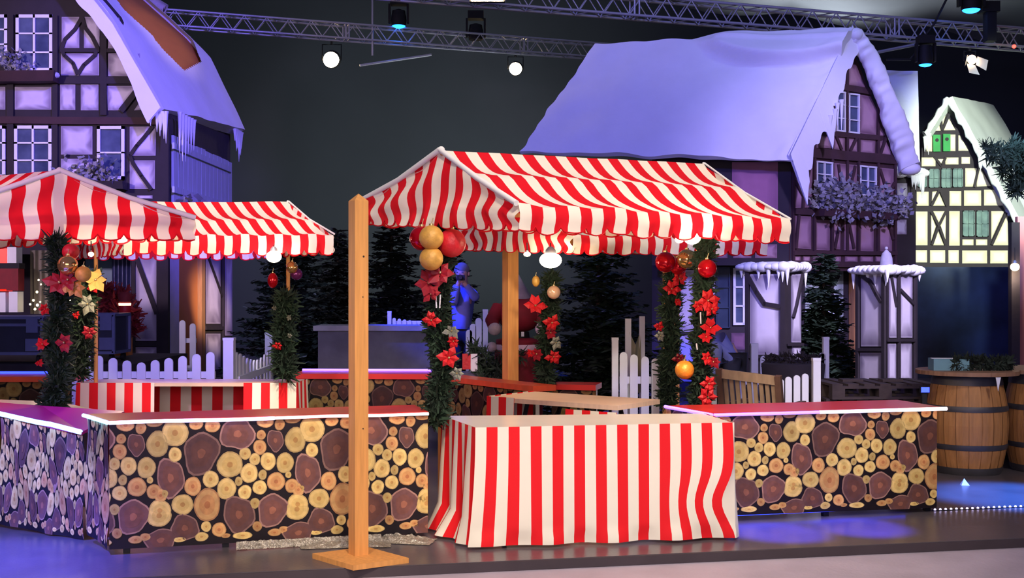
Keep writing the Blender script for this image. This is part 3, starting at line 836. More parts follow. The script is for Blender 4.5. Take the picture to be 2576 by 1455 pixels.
# side wall
sp_ = Pl((xr, HY), (xr, HY+4.2))
sp_.n = V((1, 0, 0))
ye = HY+4.2
mb = MB(); z_lo = fp.pt(0, 640).z; z_hi = 4.42
mb.prism([V((xr-.01, HY+.125, z_lo)), V((xr-.01, ye, z_lo)), V((xr-.01, ye, z_hi+.2)), V((xr-.01, HY+.125, z_hi))], (-.1, 0, 0)); mb.build('side_wall', 'timber', h)
mb = MB()
k = 0
for i in range(14):
    y0 = HY+.12+i*.285; y1 = y0+.262
    za = 2.98; zb = 4.06-.0*i+random.Random(i).uniform(-.02, .02)
    mb.box(V((xr+.03, (y0+y1)/2, (za+zb)/2)), (.04, y1-y0, zb-za))
mb.box(V((xr+.06, HY+2.0, 3.2)), (.04, 3.9, .1)); mb.box(V((xr+.06, HY+2.0, 3.9)), (.04, 3.9, .1))
mb.build('boarded_shutter', 'shutter_board', h)
mb = MB(); rnd = random.Random(3)
for i in range(120):
    p = V((xr+.15+rnd.gauss(0, .06), HY+.2+rnd.random()*3.9, 2.98+rnd.gauss(0, .09))); u = V((rnd.gauss(0, 1), rnd.gauss(0, 1), rnd.gauss(0, 1))).normalized()*.1; w = u.cross(V((rnd.gauss(0, 1), rnd.gauss(0, 1), 1))).normalized()*.08
    mb.quad(p-u, p-w, p+u, p+w)
mb.build('flower_bush', 'frost_leaf', h)
# roof: right-hand slope, brown boards under a snow sheet with an open patch
e0 = V((xr+.12, HY-.25, 4.36)); e1 = V((xr+.14, ye+.35, 4.62)); r0 = V((-7.0, HY-.25, 7.0)); r1 = V((-7.25, ye+.35, 7.35))
rk0 = [V((xr-.05, HY-.25, 4.40)), V((-6.28, HY-.25, 5.72)), V((-6.78, HY-.25, 6.35)), V((-7.6, HY-.25, 7.2))]
rk1 = [V((xr+.14, ye+.3, 4.70)), V((-6.03, ye+.3, 6.1)), V((-6.42, ye+.3, 6.55)), V((-7.6, ye+.3, 7.6))]
def rakept(rk, v):
    s = v*3; i = min(2, int(s)); return lerp(rk[i], rk[i+1], s-i)
rn_ = V((.83, -.1, .55)).normalized()
mb = MB()
mb.grid(lambda u, v: lerp(rakept(rk0, v), rakept(rk1, v), u), 12, 12); mb.grid(lambda u, v: lerp(rakept(rk0, v), rakept(rk1, v), u)-rn_*.08, 12, 12)
mb.build('roof_board', 'roof_board', h, 'bare brown roof boards')
PATCH = [(.30, 1.1), (.27, .70), (.25, .585), (.335, .317), (.517, .217), (.85, .30), (.975, .60), (.975, 1.1)]
def snow_hole(u, v):
    inside = False
    for i in range(len(PATCH)):
        (x0, y0), (x1, y1) = PATCH[i-1], PATCH[i]
        if (y0 > v) != (y1 > v) and u < (x1-x0)*(v-y0)/(y1-y0)+x0: inside = not inside
    return inside
mb = MB()
def stop(u, v):
    p = lerp(rakept(rk0, v), rakept(rk1, v), u)
    return p+rn_*(.09+.04*noise.noise(p*1.3))
mb.grid(stop, 130, 130, hole=snow_hole)
NN = 64
for i in range(NN):          # edge thickness: eave and both rakes
    a, b = i/NN, (i+1)/NN
    for (p, q) in (((a, 0), (b, 0)), ((0, a), (0, b)), ((1, a), (1, b))):
        P_, Q_ = stop(*p), stop(*q); mb.quad(P_, Q_, Q_-rn_*.2, P_-rn_*.2)
mb.build('snow_sheet', 'snow', h)
mb = MB()
rnd = random.Random(2)
# front rake drape hanging in front of the gable
prev = None
for i in range(60):
    v = i/59*.98
    p = rakept(rk0, v)+V((.03, -.06, .05)); w = .15+.05*noise.noise(V((v*6, 0, 0)))+(.10*(1-v*8) if v < .125 else 0)
    q = p+V((-.6*w-.05, -.02, -w*1.0))
    if prev: mb.quad(prev[0], p, q, prev[1]); mb.quad(prev[0]+V((0, -.06, 0)), p+V((0, -.06, 0)), q+V((0, -.06, 0)), prev[1]+V((0, -.06, 0)))
    prev = (p, q)
mb.build('snow_drape', 'snow', h)
for grp in ([(V((xr-.1+rnd.uniform(-.12, .15), HY-.27, 4.38)), rnd.uniform(.18, .5)) for i in range(7)]+[(V((xr+.15, HY+.1+i*.17, 4.42)), rnd.uniform(.4, .75)) for i in range(6)],
            [(V((xr+.16, ye-.35+i*.07, 4.66)), rnd.uniform(.2, .62)) for i in range(9)]):
    mb = MB(); icicles(mb, [g[0] for g in grp], [g[1] for g in grp], .035); mb.build('icicle_fringe', 'snow', h)

# ground storey: panels and posts at the corner
mb = MB()
cellpoly(mb, fp, rc(340, 640, 394, 858), .012, LIL, LILD, seed=3.3); cellpoly(mb, fp, rc(340, 874, 394, 940), .012, LIL, LILD, seed=5.1)
mb.build('plaster_panel', 'plaster', h)
mb = MB(); mb.prism([fp.pt(333, 636), fp.pt(424, 636), fp.pt(424, 969), fp.pt(333, 969)], (0, .12, 0)); mb.build('corner_wall', 'timber', h)
mb = MB(); strut(mb, fp, [(345, 650), (396, 790)], 11); strut(mb, fp, [(337, 640), (337, 960)], 9); strut(mb, fp, [(410, 640), (410, 960)], 29); strut(mb, fp, [(337, 866), (424, 866)], 10); mb.build('brace', 'timber', h)
sy = lambda px: xr*FPX/(px-CX)
mb = MB()
for (a, b) in ((428, 449),): mb.prism([V((xr+.01, sy(a), 0)), V((xr+.01, sy(b), 0)), V((xr+.01, sy(b), 2.35)), V((xr+.01, sy(a), 2.35))], (-.08, 0, 0), 0, tuple(lin(k) for k in (200, 190, 226)))
mb.build('pier', 'plaster', h)
mb = MB(); mb.prism([V((xr-.02, sy(449), 0)), V((xr-.02, sy(500), 0)), V((xr-.02, sy(500), 2.4)), V((xr-.02, sy(449), 2.4))], (-.08, 0, 0)); mb.build('plywood_panel', 'roof_board', h, 'unpainted brown plywood panel')
mb = MB(); mb.box(V((xr-.0, sy(505), 1.2)), (.1, .22, 2.4)); mb.build('prop_post', 'old_wood', h)
mb = MB(); mb.prism([V((xr, sy(508), 0)), V((xr, sy(584), 0)), V((xr, sy(584), 2.45)), V((xr, sy(508), 2.45))], (-.1, 0, 0)); mb.build('side_wall', 'timber', h)
sp2 = Pl((xr, HY), (xr, HY+6)); sp2.n = V((1, 0, 0))
mb = MB()
cellpoly(mb, sp2, rc(518, 650, 553, 815), .012, LIL, LILD, seed=8); cellpoly(mb, sp2, rc(518, 840, 553, 930), .012, LIL, LILD, seed=9); cellpoly(mb, sp2, rc(566, 640, 583, 845), .012, LIL, LILD, seed=10)
mb.build('plaster_panel', 'plaster', h)
mb = MB(); strut(mb, sp2, [(520, 645), (556, 745)], 8); strut(mb, sp2, [(559, 640), (559, 940)], 10); strut(mb, sp2, [(514, 826), (560, 826)], 9); mb.build('brace', 'timber', h)

# ---- pink house at the right with the huge snow roof
pp = Pl(at(1990, 700, 16.6), at(2252, 700, 17.6))
h = thing('timber_house', 'pink half-timbered stage house under a huge drooping snow roof', 'house', V((3.6, 17.6, 0)), 'timber-framed stage houses')
back = -pp.n*.12
mb = MB()
mb.prism([pp.pt(x, y) for x, y in ((1986, 682), (2256, 682), (2254, 400), (2163, 168), (2141, 118), (2125, 160), (2005, 385), (1988, 410))], back); mb.build('timber_wall', 'timber_brown', h)
PK = (176, 138, 150); PKD = (112, 80, 94)
z3 = lambda x, y: (1960+x/2.597, 160+y/2.597)
cells = [[z3(380, 20), z3(432, 20), z3(432, 145), z3(365, 130)], [z3(448, 5), z3(500, 10), z3(560, 160), z3(445, 145)],
         [z3(245, 260), z3(345, 200), z3(345, 435), z3(240, 425)], [z3(525, 205), z3(590, 215), z3(632, 300), z3(630, 470), z3(522, 455)],
         [z3(650, 400), z3(690, 470), z3(648, 475)],
         [z3(180, 440), z3(215, 420), z3(215, 545), z3(150, 545)], [z3(237, 455), z3(340, 470), z3(338, 555), z3(235, 550)], [z3(355, 470), z3(425, 475), z3(425, 570), z3(352, 560)], [z3(445, 480), z3(510, 490), z3(508, 580), z3(442, 575)], [z3(525, 490), z3(625, 500), z3(620, 595), z3(522, 585)], [z3(650, 510), z3(690, 500), z3(740, 610), z3(655, 600)],
         [z3(110, 625), z3(215, 635), z3(210, 940), z3(90, 945)], [z3(350, 650), z3(505, 665), z3(500, 900), z3(345, 890)], [z3(640, 680), z3(745, 690), z3(740, 980), z3(635, 960)],
         [z3(95, 995), z3(205, 1000), z3(205, 1215), z3(88, 1205)], [z3(225, 1020), z3(328, 1025), z3(326, 1222), z3(222, 1218)], [z3(350, 1005), z3(400, 1010), z3(395, 1215), z3(348, 1215)], [z3(425, 1010), z3(500, 1015), z3(498, 1222), z3(422, 1220)], [z3(515, 1025), z3(615, 1030), z3(612, 1228), z3(512, 1225)], [z3(640, 1020), z3(735, 1030), z3(732, 1230), z3(638, 1226)]]
for (a, b) in ((82, 135), (155, 198), (220, 305), (328, 400), (428, 508), (528, 610), (627, 672), (690, 732)): cells.append([z3(a, 1260), z3(b, 1262), z3(b, 1296), z3(a, 1294)])
mb = MB()
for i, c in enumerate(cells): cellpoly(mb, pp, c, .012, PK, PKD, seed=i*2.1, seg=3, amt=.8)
mb.build('plaster_panel', 'plaster', h)
mb = MB()
for pts, w in (([(358, 462), (400, 565)], 8), ([(500, 480), (455, 575)], 8), ([(690, 480), (650, 600)], 8), ([(180, 470), (210, 545)], 7), ([(120, 990), (100, 1210)], 8), ([(200, 640), (150, 870), (145, 950)], 8), ([(95, 770), (150, 870)], 8), ([(380, 660), (400, 830)], 8), ([(490, 670), (440, 880)], 8), ([(650, 690), (700, 850), (680, 890)], 8), ([(745, 780), (690, 890)], 8), ([(395, 1010), (355, 1210)], 8), ([(440, 1010), (480, 1210)], 8), ([(700, 1020), (735, 1150)], 7)):
    mb = MB(); strut(mb, pp, [z3(*q) for q in pts], w*.9); mb.build('brace', 'timber_brown', h)
mb = MB()
for y0, y1, w in ((147, 185, 16), (450, 486, 13), (575, 630, 24), (965, 1010, 15), (1240, 1240, 10), (1305, 1320, 14)):
    x0 = {147: 350, 450: 215}.get(y0, 85); x1 = {147: 590, 450: 640}.get(y0, 760)
    strut(mb, pp, [z3(x0, y0), z3(x1, y1)], w)
for x, y0, y1 in ((88, 590, 1320), (752, 640, 1320), (438, 0, 1230), (225, 350, 1230), (640, 230, 1230), (340, 440, 1230), (512, 470, 1230)):
    strut(mb, pp, [z3(x, y0), z3(x, y1)], 7)
mb.build('beam_frame', 'timber_brown', h)
for (a, b, c, d, nx, ny) in ((2100, 230, 2123, 331, 1, 3), (2130, 235, 2158, 335, 1, 3), (2049, 405, 2091, 470, 2, 2), (2158, 416, 2201, 492, 2, 2)):
    window(pp, a, b, c, d, h, nx, ny, 4, 2.5, s=.1)
frost_bush(pp, [(2062, 490), (2085, 475), (2100, 505), (2120, 515), (2075, 530), (2050, 500), (2108, 480), (2170, 515), (2190, 505), (2215, 525), (2200, 540), (2165, 530), (2228, 510)], h, .12, n=110, seed=9, q=.4)
mb = MB(); a = pp.pt(2045, 545); b = pp.pt(2235, 556)
mb.box8([a, b, b+pp.n*.22, a+pp.n*.22, a+V((0, 0, .1)), b+V((0, 0, .1)), b+V((0, 0, .1))+pp.n*.24, a+V((0, 0, .1))+pp.n*.24]); mb.build('window_box', 'timber_brown', h)
# left side wall
L0 = pp.pt(1988, 700); L1 = at(1640, 700, 17.3)
lw = Pl((L0.x, L0.y), (L1.x, L1.y))
mb = MB(); mb.prism([lw.pt(1640, 668), lw.pt(1990, 668), lw.pt(1990, 398), lw.pt(1640, 395)], -lw.n*.1); mb.build('side_wall', 'timber', h)
mb = MB()
cellpoly(mb, lw, [(1842, 408), (1957, 408), (1957, 600), (1842, 600)], .012, (168, 112, 140), (138, 92, 118), seed=1, amt=.3)
for a, b in ((1665, 1710), (1720, 1780), (1790, 1830), (1845, 1890), (1900, 1955)): cellpoly(mb, lw, rc(a, 615, b, 650), .012, PK, PKD, seed=a)
mb.build('plaster_panel', 'plaster', h)
# ground storey
gp = Pl((L0.x-.25, L0.y+.5), (L1.x-.25, L1.y+.5))
mb = MB(); mb.prism([gp.pt(1640, 660), gp.pt(1990, 660), gp.pt(1990, 985), gp.pt(1640, 985)], -gp.n*.1); mb.build('ground_wall', 'timber', h)
mb = MB(); cellpoly(mb, gp, rc(1699, 680, 1746, 835), .012, LIL, (150, 140, 160), seed=2); cellpoly(mb, gp, rc(1699, 845, 1746, 960), .012, LIL, (150, 140, 160), seed=4); mb.build('plaster_panel', 'plaster', h); mb = MB(); cellpoly(mb, gp, rc(1778, 680, 1800, 790), .012, LIL, LILD, seed=6)
mb.build('plaster_panel', 'plaster', h); mb = MB(); cellpoly(mb, gp, rc(1840, 838, 1878, 880), .012, (120, 84, 110), (80, 56, 80), seed=3)
mb.build('plaster_panel', 'plaster', h)
window(gp, 1803, 672, 1838, 826, h, 1, 3, 3, 2, pane='pane_dark', frame='pane_dark'); window(gp, 1846, 675, 1876, 818, h, 1, 3, 6, 4)
# drop the second wall: rear ground storey behind the fir on the right of the pillar
g2 = Pl(pp.pt(1990, 700).to_2d(), pp.pt(2252, 700).to_2d()); g2.a = g2.a-g2.n*.4
mb = MB(); mb.prism([g2.pt(2010, 664), g2.pt(2262, 664), g2.pt(2262, 995), g2.pt(2010, 995)], -g2.n*.1); mb.build('ground_wall', 'timber', h)
mb = MB(); cellpoly(mb, g2, rc(2025, 682, 2120, 835), .012, (206, 218, 214), (140, 150, 150), seed=5); mb.build('plaster_panel', 'plaster', h)
mb = MB(); strut(mb, g2, [(2065, 684), (2085, 730), (2108, 690)], 9); strut(mb, g2, [(2086, 730), (2104, 800)], 9); mb.build('brace', 'timber', h)
mb = MB(); strut(mb, g2, [(2141, 684), (2141, 990)], 22, .06, .1); mb.build('prop_post', 'old_wood', h)
# snow roof
N1 = at(2150, 84, 17.0); N2 = at(1500, 119, 18.6); F1 = at(1995, 408, 16.25); F2 = at(1310, 388, 17.9)
mb = MB()
def foldf(u, v):
    # u: 0 far end .. 1 near end, v: 0 eave .. 1 ridge
    x = u
    a = 0
    if x > .40:
        c = .97-.25*math.sin(PI*min(1, (x-.40)/.80))
        q = max(0, min(1, (v-c+.02)/.05)); q = q*q*(3-2*q)
        a += .25*q*min(1, (x-.40)*7)*(1-.7*max(0, v-c)/(1.02-c))
    a += .05*math.exp(-((v-.93-.02*math.sin(x*5))/.02)**2)*(1 if x > .5 else 0)
    a += .035*math.sin(6*v+5*x)*x+.03*noise.noise(V((x*5, v*4, 2)))
    a += .12*max(0, x-.86)*noise.noise(V((x*30, v*16, 5)))*4*.4
    return a
slab(mb, F2, F1, N1, N2, .07, 90, 70, .03, 3, rag=.06, fold=foldf)
mb.build('snow_sheet', 'snow', h)
mb = MB()
# ragged curtain of snow along the left rake
rnd = random.Random(12); prev = None
for i in range(50):
    v = i/49
    p = lerp(F1, N1, v)+V((-.07, -.01, .10)); w = (.30-.12*v)+.16*noise.noise(V((v*11, 2, 0)))
    if .40 < v < .52: w += .22
    if v < .1: w += .25*(1-v*6)
    q = p+V((.30*w+.09, -.0, -w*1.15-.05))
    if prev:
        mb.quad(prev[0], p, q, prev[1]); k = V((.02, -.07, 0)); mb.quad(prev[0]+k, p+k, q+k*.3, prev[1]+k*.3); mb.quad(prev[1], q, q+k*.3, prev[1]+k*.3)
    prev = (p, q)
icicles(mb, [pp.pt(2068, 270, .3), pp.pt(2078, 262, .3), pp.pt(2050, 300, .3), pp.pt(2062, 285, .3)], [.3, .42, .2, .3], .03)
mb.build('snow_drape', 'snow', h)
# right rake: thick roll of snow
mb = MB()
E_ = [at(2152, 88, 16.95), at(2190, 150, 17.05), at(2226, 240, 17.2), at(2262, 335, 17.4), at(2288, 425, 17.6)]
K = 60
def path(t):
    s = t*4; i = min(3, int(s)); return lerp(E_[i], E_[i+1], s-i)
def roll(u, v):
    p = path(v); w = lerp(.10, .185, v)*(1+.22*noise.noise(V((v*7, 1, 3)))+.1*noise.noise(V((v*26, u*3, 3))))
    a = u*2*PI; k = V((.93, .1, .36))
    e = .035*noise.noise(V((u*5, v*24, 7)))+.02*noise.noise(V((u*9, v*60, 2)))
    ca_ = math.copysign(abs(math.cos(a))**.6, math.cos(a))
    return p+k*(ca_*w+e)+V((0, -.11*math.sin(a)+e, .05*math.sin(a)))
mb.grid(roll, 16, K)
mb.ball(path(0), (.12, .13, .10), 12, 8); mb.ball(path(1), (.17, .12, .10), 12, 8)
mb.build('snow_roll', 'snow', h)
mb = MB(); q = [at(2145, 95, 17.25), at(2258, 395, 17.75), at(2258, 395, 18.6), at(2145, 95, 18.6)]
mb.prism(q, (0.04, 0, .06)); mb.build('roof_board', 'timber', h)

# ---- narrow house between: white roof and strip of wall
np_ = Pl((5, 20.0), (8, 20.0))
h = thing('timber_house', 'narrow white-roofed stage house squeezed between the pink and the cream house', 'house', V((6.4, 20.4, 0)), 'timber-framed stage houses')
mb = MB(); slab(mb, at(2236, 440, 20), at(2312, 432, 20), at(2306, 187, 21.2), at(2214, 185, 21.2), .08, 14, 20, .03, 8); mb.build('snow_sheet', 'snow', h)
mb = MB(); mb.prism([np_.pt(2236, 436), np_.pt(2304, 436), np_.pt(2304, 975), np_.pt(2236, 975)], (0, .1, 0)); mb.build('timber_wall', 'timber', h)
mb = MB(); cellpoly(mb, np_, rc(2254, 462, 2282, 546), .012, (206, 206, 224), LILD, seed=1); cellpoly(mb, np_, rc(2252, 553, 2280, 590), .012, (206, 206, 224), LILD, seed=2); mb.build('plaster_panel', 'plaster', h)
mb = MB(); rnd = random.Random(4)
for i in range(14): mb.ball(np_.pt(2250+i*5.2, 437+3*math.sin(i), .12), (.09, .14, .07), 8, 6)
icicles(mb, [np_.pt(2285+i*4, 442, .2) for i in range(8)], [rnd.uniform(.15, .42) for i in range(8)], .03); mb.build('snow_drape', 'snow', h)

# ---- cream house with green shutters
cp = Pl((5, 23), (9, 23))
h = thing('timber_house', 'cream half-timbered stage house with green shutters and a pale snow roof', 'house', V((8.4, 23.6, 0)), 'timber-framed stage houses')
mb = MB(); mb.prism([cp.pt(x, y) for x, y in ((2301, 672), (2537, 672), (2537, 556), (2462, 408), (2447, 385), (2372, 258), (2320, 335), (2318, 400), (2301, 460))], (0, .12, 0)); mb.build('timber_wall', 'timber', h)
CR = (244, 236, 204); CRD = (200, 190, 156)
cells = [[z3(1030, 355), z3(1055, 440), z3(970, 440)], [z3(1100, 345), z3(1150, 435), z3(1070, 437)], [z3(1065, 290), z3(1085, 345), z3(1062, 420), z3(1042, 345)],
         rc(*z3(962, 470), *z3(998, 575)), rc(*z3(1117, 465), *z3(1150, 572)), [z3(1170, 470), z3(1180, 470), z3(1235, 570), z3(1170, 570)],
         rc(*z3(930, 615), *z3(1020, 672)), [z3(1035, 625), z3(1075, 625), z3(1058, 655)], rc(*z3(1085, 615), *z3(1170, 660)), rc(*z3(1190, 612), *z3(1245, 655)),
         rc(*z3(1215, 685), *z3(1290, 805)), [z3(1305, 670), z3(1380, 800), z3(1285, 805)],
         rc(*z3(898, 838), *z3(975, 930)), [z3(1000, 838), z3(1030, 835), z3(995, 925)], [z3(1045, 850), z3(1080, 930), z3(1005, 930)], rc(*z3(1112, 835), *z3(1188, 930)), rc(*z3(1207, 830), *z3(1318, 930)), [z3(1338, 825), z3(1400, 825), z3(1465, 928), z3(1338, 928)],
         rc(*z3(890, 968), *z3(968, 1188)), [z3(1005, 965), z3(1080, 965), z3(1042, 1040)], [z3(992, 985), z3(1022, 1065), z3(992, 1160)], [z3(1088, 985), z3(1050, 1065), z3(1085, 1170)], [z3(1035, 1090), z3(1075, 1188), z3(1000, 1188)], rc(*z3(1110, 965), *z3(1178, 1190)), rc(*z3(1196, 1150), *z3(1268, 1188)), rc(*z3(1285, 1150), *z3(1358, 1188)), [z3(1385, 965), z3(1470, 965), z3(1385, 1150)], [z3(1490, 985), z3(1495, 1188), z3(1395, 1188)],
         rc(*z3(888, 1220), *z3(965, 1300)), rc(*z3(985, 1220), *z3(1083, 1302)), rc(*z3(1105, 1220), *z3(1172, 1304)), rc(*z3(1195, 1222), *z3(1357, 1306)), rc(*z3(1378, 1222), *z3(1492, 1306))]
mb = MB()
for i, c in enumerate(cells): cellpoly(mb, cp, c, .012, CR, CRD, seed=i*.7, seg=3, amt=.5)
mb.build('plaster_panel', 'plaster', h)
for pts in ([(990, 970), (1045, 1070), (1085, 1185)], [(1085, 970), (1035, 1070), (995, 1185)], [(1480, 975), (1385, 1185)], [(1010, 610), (1058, 670), (1085, 615)], [(1045, 300), (1062, 440)], [(1110, 330), (1062, 440)], [(1040, 830), (990, 930)], [(1050, 830), (1095, 935)], [(1305, 660), (1270, 810)]): 
    mb = MB(); strut(mb, cp, [z3(*q) for q in pts], 6); mb.build('brace', 'timber', h)

for (a, b, c, d) in ((1000, 468, 1047, 578), (1065, 462, 1112, 576)):
    mb = MB(); mb.prism([cp.pt(*z3(a, b), .03), cp.pt(*z3(c, b), .03), cp.pt(*z3(c, d), .03), cp.pt(*z3(a, d), .03)], cp.n*.03)
    m_ = cp.pt(*z3((a+c)/2, b+35), .064); mb.lathe(m_, [(.035, 0), (.035, .004)], 10, 1, axis=cp.n); mb.build('shutter', ['shutter_green', 'timber'], h)
for (a, b, c, d) in ((905, 700, 960, 810), (975, 690, 1042, 812), (1055, 688, 1120, 812), (1130, 688, 1195, 810)): window(cp, *z3(a, b), *z3(c, d), h, 2, 2, 2, 1.2, pane='pane_green', frame='pane_green')
for (a, b, c, d) in ((1196, 962, 1272, 1130), (1285, 962, 1362, 1132)): window(cp, *z3(a, b), *z3(c, d), h, 2, 2, 2.5, 1.6, pane='pane_green', frame='pane_green')
mb = MB(); o_ = V((0, -.3, 0))
slab(mb, cp.pt(2541, 560)+o_, at(2680, 600, 26.5), at(2492, 268, 26.5), cp.pt(2371, 254)+o_, .08, 26, 26, .02, 5); mb.build('snow_sheet', 'snow_clean', h)
mb = MB(); slab(mb, cp.pt(2371, 254)+o_, at(2492, 268, 26.5), at(2400, 420, 26.5), cp.pt(2312, 345)+o_, .06, 10, 14, .02, 6); mb.build('snow_sheet', 'snow_clean', h)
mb = MB()
for (a, b) in (((2371, 254), (2312, 346)), ((2371, 254), (2446, 388)), ((2446, 388), (2541, 560))):
    pts = [lerp(cp.pt(*a, .3), cp.pt(*b, .3), k/12) for k in range(13)]
    mb.tube([p+V((0, 0, .02*math.sin(i*2.2))) for i, p in enumerate(pts)], [.05+.02*math.sin(i*1.7) for i in range(13)], 8)
rnd = random.Random(9)
icicles(mb, [cp.pt(2313+i*3, 346-i*2+6, .3) for i in range(5)]+[cp.pt(2538+i*4, 562, .3) for i in range(6)]+[cp.pt(2448+i*3, 394, .3) for i in range(3)], [rnd.uniform(.15, .4) for i in range(14)], .03)
mb.build('snow_drape', 'snow_clean', h)
# porch roof of that house, nearer on the right
mb = MB(); slab(mb, at(2536, 545, 23.15), at(2660, 560, 24.2), at(2600, 410, 24.8), at(2462, 405, 23.8), .08, 20, 20, .03, 7); mb.build('porch_snow', 'snow_clean', h)
# salmon side wall beyond, and dark post
mb = MB(); mb.prism([at(2560, 545, 19), at(2700, 545, 19), at(2700, 985, 19), at(2560, 985, 19)], (0, .1, 0))
sw = mb.single('house_wall', 'wall_salmon', 'salmon pink stage wall at the right edge beside a dark post', 'wall')
mb = MB(); mb.bar(at(2551, 560, 18.8)*1, V((at(2551, 560, 18.8).x, 18.8, 0)), .13, .13)
mb.single('timber_post', 'timber', 'dark timber post beside the salmon wall', 'post')
# painted night backdrop under the cream house
mb = MB(); mb.prism([at(2306, 672, 21.5), at(2556, 672, 21.5), V((at(2556, 672, 21.5).x, 21.5, 0)), V((at(2306, 672, 21.5).x, 21.5, 0))], (0, .05, 0))
mb.single('painted_backdrop', 'screen_blue', 'dark blue painted backdrop under the cream house, dim tree shapes on it', 'backdrop')
# ---- timber pillars with snow caps
def pillar(label, faces, Y0, topy, cells0, struts0, snowpx, dome=None):
    """faces: list of (px0, Y0, px1, Y1) visible faces from left to right"""
    x0, y0 = (faces[0][0]-CX)/FPX*faces[0][1], faces[0][1]
    t = thing('timber_pillar', label, 'pillar', V(((faces[0][0]+faces[-1][2])/2-CX, 0, 0))/FPX*Y0+V((0, Y0, 0)), 'timber pillars with snow caps')
    zt = EYE+(CY-topy)/FPX*Y0
    pls = []
    mb = MB()
    corners = [V(((f[0]-CX)/FPX*f[1], f[1], 0)) for f in faces]+[V(((faces[-1][2]-CX)/FPX*faces[-1][3], faces[-1][3], 0))]
    bk = corners[0]+(corners[-1]-corners[1]) if len(corners) == 3 else None
    poly = corners+[corners[0]+(corners[-1]-corners[-2]) if bk is None else bk]
    mb.prism(poly, (0, 0, zt)); mb.build('core', 'timber', t)
    mb = MB(); ms = MB()
    for f, cs, ss in zip(faces, cells0, struts0):
        a = V(((f[0]-CX)/FPX*f[1], f[1], 0)); b = V(((f[2]-CX)/FPX*f[3], f[3], 0)); pl = Pl(a.to_2d(), b.to_2d())
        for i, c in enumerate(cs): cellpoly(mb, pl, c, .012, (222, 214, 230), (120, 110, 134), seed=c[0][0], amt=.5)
        for s, w in ss: strut(ms, pl, s, w)
    mb.build('plaster_panel', 'plaster', t); ms.build('brace', 'timber', t)
    mb = MB(); rnd = random.Random(int(topy+faces[0][0]))
    c = sum(poly, V((0, 0, 0)))/len(poly)
    for i in range(26):
        e = i/26*len(poly); k = int(e); p = lerp(poly[k], poly[(k+1) % len(poly)], e-k)
        p = c+(p-c)*1.12
        mb.ball(V((p.x, p.y, zt+.02)), (.09, .09, rnd.uniform(.04, .075)), 8, 6)
    mb.ball(V((c.x, c.y, zt+.02)), ((corners[-1]-corners[0]).length*.5, (corners[-1]-corners[0]).length*.45, .07), 14, 8)
    icicles(mb, [V((x, y, zt)) for x, y in [(lerp(c.x, q.x, 1.15), lerp(c.y, q.y, 1.15)) for q in poly]]+[V((lerp(corners[0].x, corners[1].x, k)-.0, lerp(corners[0].y, corners[1].y, k)-.06, zt)) for k in (.3, .55, .8, .9)], [rnd.uniform(.1, .24) for i in range(8)], .03)
    mb.build('snow_cap', 'snow', t)
    if dome:
        d = V((c.x, c.y, zt+.05)); s = Y0/FPX
        mb = MB(); mb.lathe(d, [(17*s, 0), (16*s, 10*s), (15*s, 25*s), (11*s, 38*s), (5*s, 44*s), (3*s, 47*s)], 16); mb.ball(d+V((0, 0, 51*s)), 4.5*s, 10, 8); mb.build('dome_finial', 'grey_felt', t)
    return t
pillar('timber pillar with snow cap and one curved brace, behind the bench', [(1876, 14.4, 1976, 14.1), (1976, 14.1, 2016, 14.5)], 14.2, 676,
       [[rc(1888, 690, 1968, 895), ], [rc(1990, 690, 2013, 862), rc(1992, 872, 2013, 905)]],
       [[([(1880, 690), (1905, 735), (1925, 765), (1966, 772)], 11), ([(1882, 684), (1882, 985)], 10), ([(1972, 684), (1972, 985)], 12), ([(1878, 897), (1974, 897)], 9)], [([(2014, 690), (1998, 770), (1990, 800)], 7), ([(1978, 867), (2014, 867)], 7)]], 1)
pillar('timber pillar topped by snow and a grey dome finial, beside the blue backdrop', [(2158, 14.6, 2232, 14.0), (2232, 14.0, 2302, 14.5)], 14.2, 684,
       [[rc(2168, 690, 2222, 872), rc(2166, 888, 2221, 975)], [rc(2236, 690, 2253, 850), rc(2261, 690, 2293, 850), rc(2233, 865, 2252, 970), rc(2258, 862, 2291, 970)]],
       [[([(2172, 692), (2195, 710), (2210, 740), (2222, 760)], 10), ([(2161, 690), (2161, 985)], 12), ([(2227, 690), (2227, 985)], 13), ([(2160, 880), (2226, 880)], 8)], [([(2237, 692), (2250, 770)], 6), ([(2260, 730), (2294, 765)], 8), ([(2257, 690), (2257, 985)], 6), ([(2298, 690), (2298, 985)], 10), ([(2230, 857), (2300, 857)], 6)]], 1, dome=True)
# ------------------------------------------------------------------ garlands, baubles, lamps
def needles(mb, path, rad, n, rnd, lf=.09, wd=.010):
    segs = [(path[i+1]-path[i]).length for i in range(len(path)-1)]; tot = sum(segs)
    for _ in range(n):
        s = rnd.random()*tot; i = 0
        while i < len(segs)-1 and s > segs[i]: s -= segs[i]; i += 1
        k = min(1, s/max(1e-6, segs[i])); c = lerp(path[i], path[i+1], k)
        r = rad[i] if isinstance(rad, list) else rad
        a = rnd.random()*2*PI; t = (path[i+1]-path[i]).normalized()
        u = t.cross(V((math.cos(a), math.sin(a), .1))).normalized()
        p = c+u*r*rnd.uniform(0, .75)
        d = (u*rnd.uniform(.3, 1)+t*rnd.uniform(-1, .6)+V((rnd.gauss(0, .4), rnd.gauss(0, .4), rnd.gauss(0, .4)))).normalized()
        w = d.cross(V((rnd.gauss(0, 1), rnd.gauss(0, 1), rnd.gauss(0, 1)))).normalized()*wd*rnd.uniform(.7, 1.6)
        L = lf*rnd.uniform(.5, 1.1)
        mb.quad(p-w, p+w, p+d*L+w*.3, p+d*L-w*.3)
